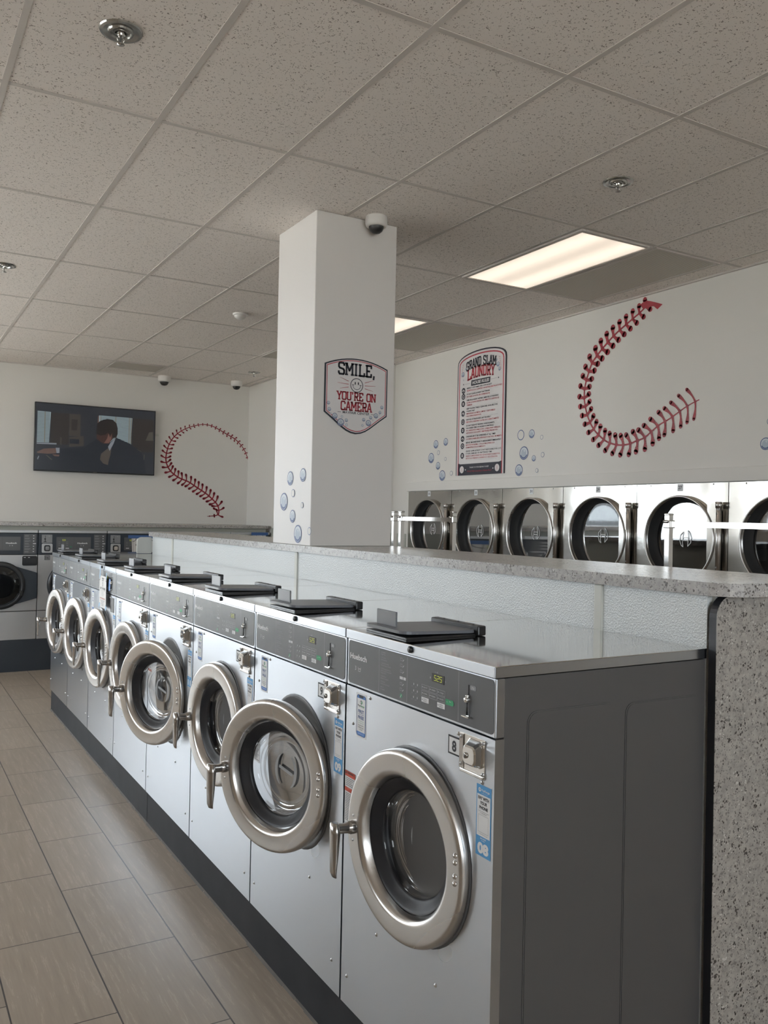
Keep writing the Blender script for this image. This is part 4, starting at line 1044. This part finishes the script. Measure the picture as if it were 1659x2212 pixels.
def slet(mb):
    sbub(mb)
    pl = PY(-.007); h = .0018
    mb.slab('SMILE,', 0, .105, .235, .062, pl, h, M_signn, thick=.26, gap=.2)
    mb.ring(0, .049, .0365, .0405, pl, h, M_signn, 28); mb.disc(-.010, .060, .0038, pl, h, M_signn, 10, .009); mb.disc(.010, .060, .0038, pl, h, M_signn, 10, .009)
    mb.ring(0, .050, .0235, .0262, pl, h, M_signn, 16, PI, 2*PI)
    for sx in (-1, 1):
        mb.line([(sx*.018, .051), (sx*.030, .051)], .003, pl, h, M_signn)
        for (a, b_) in (((.052, .068), (.108, .086)), ((.052, .051), (.122, .055)), ((.052, .035), (.106, .024))):
            mb.line([(sx*a[0], a[1]), (sx*b_[0], b_[1])], 0, pl, h, M_signr, ws=[.003, .0012])
    mb.slab("YOU'RE ON", 0, -.036, .245, .042, pl, h, M_signr, thick=.27, gap=.2)
    mb.slab('CAMERA', 0, -.094, .195, .046, pl, h, M_signr, thick=.27, gap=.2)
    mb.text('MAYFAIR CENTER', 0, -.114, .0135, pl, h, M_signn, width=.172, bold=.015, res=3)
    for sx in (-1, 1): mb.line([(sx*.096, -.108), (sx*.118, -.108)], .002, pl, h, M_signn)
def sbub(mb):
    for (x, y, r) in ((-.176,-.063,.010),(-.170,-.098,.011),(-.160,-.121,.005),(-.135,-.133,.0165),(-.125,-.156,.004),(-.097,-.166,.0215),(-.090,-.133,.007),(-.062,-.152,.010),(-.060,-.178,.008),
                      (.166,-.062,.010),(.154,-.092,.009),(.128,-.113,.0145),(.150,-.106,.003),(.094,-.126,.010),(.108,-.139,.004),(.080,-.112,.005),(.080,-.158,.0175),(.049,-.141,.010),(.042,-.174,.007)):
        small_bub(mb, x, y, r, PY(-.007), .0018)

part('print', t, slet)
# house rules sign: local X = -(y - 4.885)
RYC = 4.882
t = thing('wall_sign', (WR, RYC, 2.13), 'tall arched house rules sign on the wall above the dryers', 'sign')
RP = lambda x: (V(x, 0, 0), V(0, -1, 0), V(0, 0, 1))
def arch(w_, zs, zt, z0):
    P = [(-w_, z0), (w_, z0), (w_, zs)]
    for i in range(1, 16): a = PI*i/16; P.append((w_*math.cos(a), zs + (zt - zs)*math.sin(a)**.75))
    P += [(-w_, zs)]; return P
part('backing', t, lambda mb: mb.prism(arch(.377, 1.06, 1.182, 0), RP(-.001), 0, .008, M_signn))
def rf(mb):
    pl = RP(-.009)
    mb.flat(arch(.365, 1.058, 1.168, .0), pl, .0006, M_sign); mb.flat(arch(.348, 1.052, 1.150, 0), pl, .0010, M_signr); mb.flat(arch(.336, 1.048, 1.138, .0), pl, .0014, M_sign)
    mb.rect(-.336, .0, .336, .115, pl, .0020, M_signn); mb.flat(rr(-.330, .108, .330, .30, .03), pl, .0024, M_sign)
part('face', t, rf)
def rl(mb):
    pl = RP(-.009); h = .0032
    mb.slab('GRAND SLAM', 0, 1.003, .46, .076, pl, h, M_signn, thick=.31, gap=.26, yf=lambda X: (.030*(1 - (X/.22)**2), 1.0))
    mb.slab('LAUNDRY', 0, .912, .42, .092, pl, h, M_signr, thick=.29, gap=.26, yf=lambda X: (.018*(1 - (X/.2)**2), 1.0))
    mb.flat([(-.15, .850), (.146, .850), (.150, .902), (-.146, .902)], pl, h, M_signn); mb.text('HOUSE RULES', 0, .863, .028, pl, h + .0005, M_sign, width=.26, bold=.03, skew=.15, res=3)
    for sx in (-1, 1): mb.line([(sx*.16, .877), (sx*.25, .877)], .003, pl, h, M_dim); mb.disc(sx*.272, .877, .008, pl, h, M_signn, 5)
    R_ = [(.838, ['RESPECT CUSTOMERS AND OUR FACILITY'], ['RESPETE A LOS CLIENTES Y NUESTRAS INSTALACIONES'], .54),
          (.742, ['DO NOT LEAVE LAUNDRY UNATTENDED'], ['NO DEJE LA ROPA SIN SUPERVISION'], .36),
          (.660, ['REMOVE LAUNDRY WITHIN 5 MINUTES OF FINISHING'], ['RETIRE LA ROPA DENTRO DE 5 MINUTOS DESPUES DE', 'TERMINAR'], .50),
          (.560, ['KEEP FOLDING TABLES CLEAN AND AVAILABLE FOR', 'FOLDING ONLY'], ['MANTENGA LAS MESAS LIMPIAS Y DISPONIBLES', 'SOLO PARA DOBLAR ROPA'], .48),
          (.440, ['DISPOSE OF TRASH AND LINT PROPERLY'], ['DEPOSITE LA BASURA Y LA PELUSA CORRECTAMENTE'], .50),
          (.378, ['DO NOT WASH PET BEDDING, HORSE BLANKETS,', 'OIL-SOAKED ITEMS OR HAZARDOUS MATERIALS'], ['NO LAVE ROPA DE MASCOTAS, COBIJAS PARA CABALLOS,', 'ARTICULOS CON ACEITE O MATERIALES PELIGROSOS'], .53),
          (.268, ['CHILDREN MUST BE SUPERVISED AT ALL TIMES'], ['LOS NINOS DEBEN SER SUPERVISADOS EN TODO MOMENTO'], .55),
          (.216, ['REPORT MACHINE ISSUES TO MANAGEMENT IMMEDIATELY'], ['REPORTE PROBLEMAS CON LAS MAQUINAS A LA', 'ADMINISTRACION DE INMEDIATO'], .54),
          (.146, ['GRAND SLAM LAUNDRY IS NOT RESPONSIBLE FOR LOST,', 'STOLEN, DAMAGED OR UNATTENDED ITEMS'], ['GRAND SLAM LAUNDRY NO SE HACE RESPONSABLE POR', 'ARTICULOS PERDIDOS, ROBADOS O SIN ATENCION'], .55)]
    icon = (.800, .715, .623, .507, .408, .318, .228, .158, .092 + .045)
    ys = [.818, .738, .660, .572, .455, .395, .292, .235, .172]
    z = .826
    for k, (zz, en, sp_, w_) in enumerate(R_):
        zc0 = z; mx = max(len(s_) for s_ in en + sp_)
        for s_ in en: mb.text(s_, -.215, z, .0145, pl, h, M_signn, width=w_*len(s_)/mx, align='l', bold=.015, res=1); z -= .0236
        for s_ in sp_: mb.text(s_, -.215, z, .0145, pl, h, M_signr, width=w_*len(s_)/mx, align='l', bold=.008, res=1); z -= .0236
        zc = (zc0 + z)/2 + .014
        mb.disc(-.272, zc, .029, pl, h, M_signn, 20)
        if k % 3 == 0: mb.line([(-.29, zc - .004), (-.272, zc + .008), (-.256, zc - .002), (-.268, zc - .012)], .007, pl, h + .0005, M_sign)
        elif k % 3 == 1: mb.ring(-.272, zc, .011, .016, pl, h + .0005, M_sign, 14)
        else: mb.flat(rr(-.283, zc - .013, -.261, zc + .013, .003), pl, h + .0005, M_sign); mb.disc(-.272, zc, .006, pl, h + .001, M_signn, 8)
        mb.rect(-.215, z + .012, .27, z + .013, pl, h, M_dim); z -= .0105
    mb.text('THANK YOU FOR HELPING US KEEP', 0, .066, .013, pl, h, M_sign, width=.30, bold=.012, res=1)
    mb.text('Grand Slam Laundry a Home Run!', 0, .030, .016, pl, h, M_signr, width=.38, skew=.3, res=2)
    for sx in (-1, 1):
        mb.disc(sx*.275, .055, .034, pl, h, M_sign, 20); mb.disc(sx*.215, .052, .008, pl, h, M_sign, 5)
        for q in (-1, 1): mb.line([(sx*.275 + q*.012, .034), (sx*.275 + q*.006, .055), (sx*.275 + q*.012, .076)], .0022, pl, h + .0005, M_signr)
def rb(mb):
    pl = RP(-.009)
    for (x, y, r) in ((-.285,.985,.024),(-.235,1.035,.013),(-.275,.93,.007),(.285,.965,.018),(.262,1.01,.022),(.24,1.055,.010)): small_bub(mb, x, y - .01, r, pl, .0030)
    for sx, cx_ in ((-1, -.33), (1, .33)):
        for i in range(7): mb.line([(sx*.315 - sx*.004*i, .955 + i*.018), (sx*.300 - sx*.004*i, .962 + i*.018)], .003, pl, .0030, M_signr)
part('print', t, lambda mb: (rl(mb), rb(mb)))

# ------------------------------------------------------------------ television
t = thing('television', (.917, 8.93, 2.166), 'flat black television on the back wall showing a man in a dark suit', 'television')
TW, TH = 1.39, .795
part('casing', t, lambda mb: mb.bevbox((-TW/2, 0, 0), (TW/2, .045, TH), M_black, .004))
part('wall_mount', t, lambda mb: mb.box((-.25, .045, .2), (.25, .068, .6), M_black))
def E(n, c, s=1.0): return mat('screen_' + n, (0, 0, 0), .25, emit=tuple(.62*q for q in c), estr=s)
e_bg = E('dark', (.030, .034, .042)); e_win = E('blind', (.30, .38, .40)); e_slat = E('slat', (.10, .12, .13)); e_tape = E('tapecord', (.20, .17, .12)); e_suit = E('suit', (.020, .025, .034)); e_hair = E('hair', (.022, .018, .018))
e_face = E('face', (.060, .032, .028)); e_face2 = E('cheek', (.17, .085, .070)); e_collar = E('collar', (.24, .26, .29)); e_shirt = E('shirt', (.085, .072, .062)); e_shelf = E('shelf', (.060, .052, .046)); e_hand = E('hand', (.14, .085, .07)); e_lamp = E('lamp', (.085, .078, .065)); e_wood = E('wood', (.035, .030, .028))
def screen(mb):
    O = (V(-TW/2, -.0005, 0), V(TW, 0, 0), V(0, 0, TH)); 
    def Q(pts, m, h):
        mb.add([(-TW/2 + s_*TW, -.0005 - h, z_*TH) for s_, z_ in pts], [tuple(range(len(pts)))], m)
    e = .0002
    Q([(.008,.02),(.992,.02),(.992,.985),(.008,.985)], e_bg, e)
    Q([(.125,.40),(.27,.40),(.27,.86),(.125,.86)], e_wood, 2*e)
    Q([(.800,.36),(.985,.36),(.985,.86),(.800,.86)], e_wood, 2*e)
    Q([(.019,.414),(.114,.419),(.125,.865),(.020,.868)], e_win, 2*e); Q([(.651,.43),(.789,.454),(.796,.863),(.514,.868),(.514,.60)], e_win, 2*e)
    for k in range(22):
        z = .43 + k*.0198; Q([(.020, z),(.117, z),(.117, z + .007),(.020, z + .007)], e_slat, 3*e)
        if z > .46: Q([(.53, z),(.792, z),(.792, z + .007),(.53, z + .007)], e_slat, 3*e)
    for x_ in (.076, .652, .768, .785, .525): Q([(x_, .42 if x_ < .1 else .47),(x_ + .006, .42 if x_ < .1 else .47),(x_ + .006, .865),(x_, .865)], e_tape, 4*e)
    Q([(.019,.389),(.174,.395),(.174,.416),(.019,.408)], e_collar, 4*e)
    Q([(.273,.531),(.364,.536),(.363,.862),(.272,.859)], e_shelf, 3*e); Q([(.29,.62),(.335,.62),(.34,.78),(.29,.78)], e_wood, 4*e)
    Q([(.275,.37),(.393,.395),(.391,.545),(.273,.513)], e_shelf, 3*e); Q([(.278,.42),(.355,.42),(.355,.49),(.278,.49)], e_suit, 4*e)
    Q([(.20,.40),(.215,.39),(.215,.50),(.20,.51)], e_shelf, 3*e); Q([(.50,.62),(.512,.60),(.514,.86),(.505,.86)], e_hand, 3*e)
    Q([(.915,.533),(.984,.537),(.978,.674),(.945,.664)], e_lamp, 4*e)
    Q([(.011,.02),(.926,.02),(.915,.15),(.909,.224),(.878,.358),(.779,.472),(.66,.551),(.6,.453),(.504,.516),(.399,.384),(.197,.338),(.014,.238)], e_suit, 5*e)
    Q([(.529,.209),(.556,.15),(.597,.13),(.603,.196),(.616,.283),(.627,.419),(.591,.379),(.537,.294)], e_shirt, 6*e)
    Q([(.608,.343),(.641,.457),(.657,.545),(.614,.467),(.594,.404)], e_collar, 7*e)
    Q([(.498,.514),(.532,.469),(.559,.448),(.60,.453),(.633,.53),(.628,.65),(.58,.66),(.497,.62)], e_face, 7*e)
    Q([(.560,.455),(.600,.458),(.622,.52),(.620,.60),(.596,.60),(.585,.53)], e_face2, 8*e)
    Q([(.496,.672),(.497,.59),(.531,.567),(.571,.584),(.591,.623),(.600,.60),(.610,.545),(.618,.60),(.628,.626),(.633,.536),(.663,.551),(.673,.608),(.672,.693),(.661,.766),(.629,.816),(.581,.823),(.528,.791),(.501,.745)], e_hair, 9*e)
    Q([(.02,.273),(.027,.257),(.103,.252),(.173,.265),(.172,.342),(.076,.326)], e_hand, 7*e); Q([(.141,.25),(.16,.223),(.196,.221),(.199,.249)], e_hand, 7*e)
    Q([(.168,.347),(.176,.268),(.199,.273),(.199,.348)], e_collar, 8*e)
    Q([(.09,.235),(.10,.235),(.145,.17),(.135,.165)], e_lamp, 8*e); Q([(.025,.18),(.03,.16),(.04,.21),(.035,.22)], e_collar, 8*e)
    Q([(.825,.403),(.835,.395),(.878,.358),(.878,.368)], e_lamp, 8*e); Q([(.900,.238),(.907,.236),(.911,.312),(.904,.323)], e_lamp, 8*e)
    Q([(.476,.006),(.507,.006),(.507,.016),(.476,.016)], e_lamp, 9*e)
part('screen', t, screen)
m = MB(); m.bevbox((1.632, 8.985, 2.655), (1.672, 9.0, 2.685), M_batten, .003)
tag(m.build('wall_plate'), 'tiny cream wall plate just right of the television', 'wall plate')

# ------------------------------------------------------------------ ceiling fixtures
M_lens = bpy.data.materials.new('light_lens'); M_lens.use_nodes = True
nt = M_lens.node_tree; b = nt.nodes['Principled BSDF']; b.inputs['Base Color'].default_value = (.8, .78, .7, 1)
tc = N(nt, 'ShaderNodeTexCoord'); sp = N(nt, 'ShaderNodeSeparateXYZ'); nt.links.new(tc.outputs['Object'], sp.inputs[0])
wv = math_n(nt, 'ADD', .80, math_n(nt, 'MULTIPLY', math_n(nt, 'COSINE', math_n(nt, 'MULTIPLY', sp.outputs[0], 2*PI/.30)), -.16))
nt.links.new(math_n(nt, 'MULTIPLY', wv, LAMP), b.inputs['Emission Strength']); b.inputs['Emission Color'].default_value = (1.0, .84, .69, 1)
M_grille = mat('perforated_grille', (.5, .47, .42), .6)
nt, nd, lk, b = nodes(M_grille); tc = N(nt, 'ShaderNodeTexCoord'); sp = N(nt, 'ShaderNodeSeparateXYZ'); lk.new(tc.outputs['Object'], sp.inputs[0])
def cell_d(o, p): return math_n(nt, 'POWER', math_n(nt, 'SUBTRACT', math_n(nt, 'FRACT', math_n(nt, 'DIVIDE', o, p)), .5), 2)
dd = math_n(nt, 'ADD', cell_d(sp.outputs[0], .011), cell_d(sp.outputs[1], .014)); hole = math_n(nt, 'LESS_THAN', dd, .085)
lk.new(ramp(nt, hole, [(0, (.60, .56, .49)), (1, (.20, .18, .155))]), b.inputs['Base Color'])
def ceil_light(i, j, label):
    x0, x1, y0, y1 = GX + SX*i + .014, GX + SX*(i+1) - .014, GY + SY*j + .014, GY + SY*(j+1) - .014
    cx_, cy_ = (x0+x1)/2, (y0+y1)/2; t = thing('ceiling_light', (cx_, cy_, H), label, 'light', 'lit ceiling panels')
    a, b_ = (x1-x0)/2, (y1-y0)/2
    part('frame', t, lambda mb: (mb.bevbox((-a, -b_, -.014), (-a+.03, b_, 0), M_grid, .004), mb.bevbox((a-.03, -b_, -.014), (a, b_, 0), M_grid, .004), mb.bevbox((-a+.03, -b_, -.014), (a-.03, -b_+.03, 0), M_grid, .004), mb.bevbox((-a+.03, b_-.03, -.014), (a-.03, b_, 0), M_grid, .004)))
    part('lens', t, lambda mb: mb.box((-a+.025, -b_+.025, -.008), (a-.025, b_-.025, -.002), M_lens))
def grille(x0, x1, y0, y1, label, grp='ceiling air grilles'):
    cx_, cy_ = (x0+x1)/2, (y0+y1)/2; a, b_ = (x1-x0)/2 - .012, (y1-y0)/2 - .012
    t = thing('air_grille', (cx_, cy_, H), label, 'grille', grp)
    part('frame', t, lambda mb: (mb.box((-a, -b_, -.010), (-a+.02, b_, 0), M_grid), mb.box((a-.02, -b_, -.010), (a, b_, 0), M_grid), mb.box((-a+.02, -b_, -.010), (a-.02, -b_+.02, 0), M_grid), mb.box((-a+.02, b_-.02, -.010), (a-.02, b_, 0), M_grid)))
    part('perforated_sheet', t, lambda mb: mb.box((-a+.019, -b_+.019, -.007), (a-.019, b_-.019, -.001), M_grille))
ceil_light(5, 1, 'lit ceiling panel above the dryers, nearest and largest in view')
ceil_light(5, 3, 'lit ceiling panel half hidden by the column')
grille(GX+SX*6, GX+SX*7, GY+SY*1, GY+SY*2, 'perforated air grille beside the nearest lit ceiling panel')
grille(GX+SX*6, GX+SX*7, GY+SY*3, GY+SY*4, 'perforated air grille beside the lit panel next to the column')
grille(GX+SX*5, GX+SX*6, GY+SY*4, GY+SY*5, 'dark air grille just left of the column top, far ceiling')
grille(GX+SX*3, GX+SX*4, GY+SY*6, GY+SY*6 + .48, 'small dark air grille near the back wall, above the television')

def sprinkler(x, y, label):
    t = thing('fire_sprinkler', (x, y, H), label, 'sprinkler', 'ceiling fire sprinklers')
    part('escutcheon', t, lambda mb: mb.lathe([(.075, 0), (.072, -.005), (.062, -.007), (.045, -.004), (.042, -.010), (.036, -.011), (.033, -.004), (.026, -.004), (.024, -.009), (.020, -.009), (.018, .0), (.001, .0)], (0, 0, 0), 'z', M_escut, 40, smooth=False), 'esc')
    part('sprinkler_head', t, lambda mb: (mb.lathe([(.012, -.002), (.012, -.018), (.008, -.022), (.001, -.022)], (0,0,0), 'z', M_chrome, 14), mb.tube([(.010, 0, -.02), (.013, 0, -.032), (.003, 0, -.046)], .0022, M_chrome, 6), mb.tube([(-.010, 0, -.02), (-.013, 0, -.032), (-.003, 0, -.046)], .0022, M_chrome, 6), mb.tube([(0, 0, -.02), (0, 0, -.046)], .002, M_black, 6), mb.lathe([(.001, -.046), (.013, -.047), (.014, -.049), (.001, -.050)], (0,0,0), 'z', M_handle, 14)), 'sph')
sprinkler(-.595, 1.439, 'round chrome sprinkler in the nearest ceiling tile, upper left')
sprinkler(1.836, 1.465, 'round chrome sprinkler in the ceiling right of the column')
sprinkler(-.583, 4.82, 'round chrome sprinkler at the left edge of the ceiling')
sprinkler(2.50, 7.95, 'small far sprinkler near the back corner of the ceiling')
def dome(x, y, s, label):
    t = thing('security_camera', (x, y, H), label, 'security camera', 'white dome security cameras')
    part('housing', t, lambda mb: mb.lathe([(.060*s, .0), (.062*s, -.012*s), (.062*s, -.040*s), (.058*s, -.054*s), (.046*s, -.058*s), (.040*s, -.056*s)], (0,0,0), 'z', M_cam, 40))
    part('dome_lens', t, lambda mb: mb.lathe([(.043*s, -.054*s), (.041*s, -.066*s), (.034*s, -.080*s), (.022*s, -.090*s), (.001, -.094*s)], (0,0,0), 'z', M_black, 32))
dome(1.085, 2.565, 1.0, 'white dome security camera on the ceiling at the column front')
dome(1.70, 8.90, 1.25, 'white dome security camera above the television')
dome(2.57, 8.72, 1.15, 'white dome security camera near the far back corner')
t = thing('smoke_detector', (1.289, 5.226, H), 'white round smoke detector on the ceiling left of the column', 'smoke detector')
part('base', t, lambda mb: mb.lathe([(.062, 0), (.062, -.012), (.056, -.016), (.001, -.016)], (0,0,0), 'z', M_cam, 32))
part('head', t, lambda mb: mb.lathe([(.050, -.014), (.048, -.030), (.036, -.040), (.022, -.048), (.001, -.050)], (0,0,0), 'z', M_cam, 32))
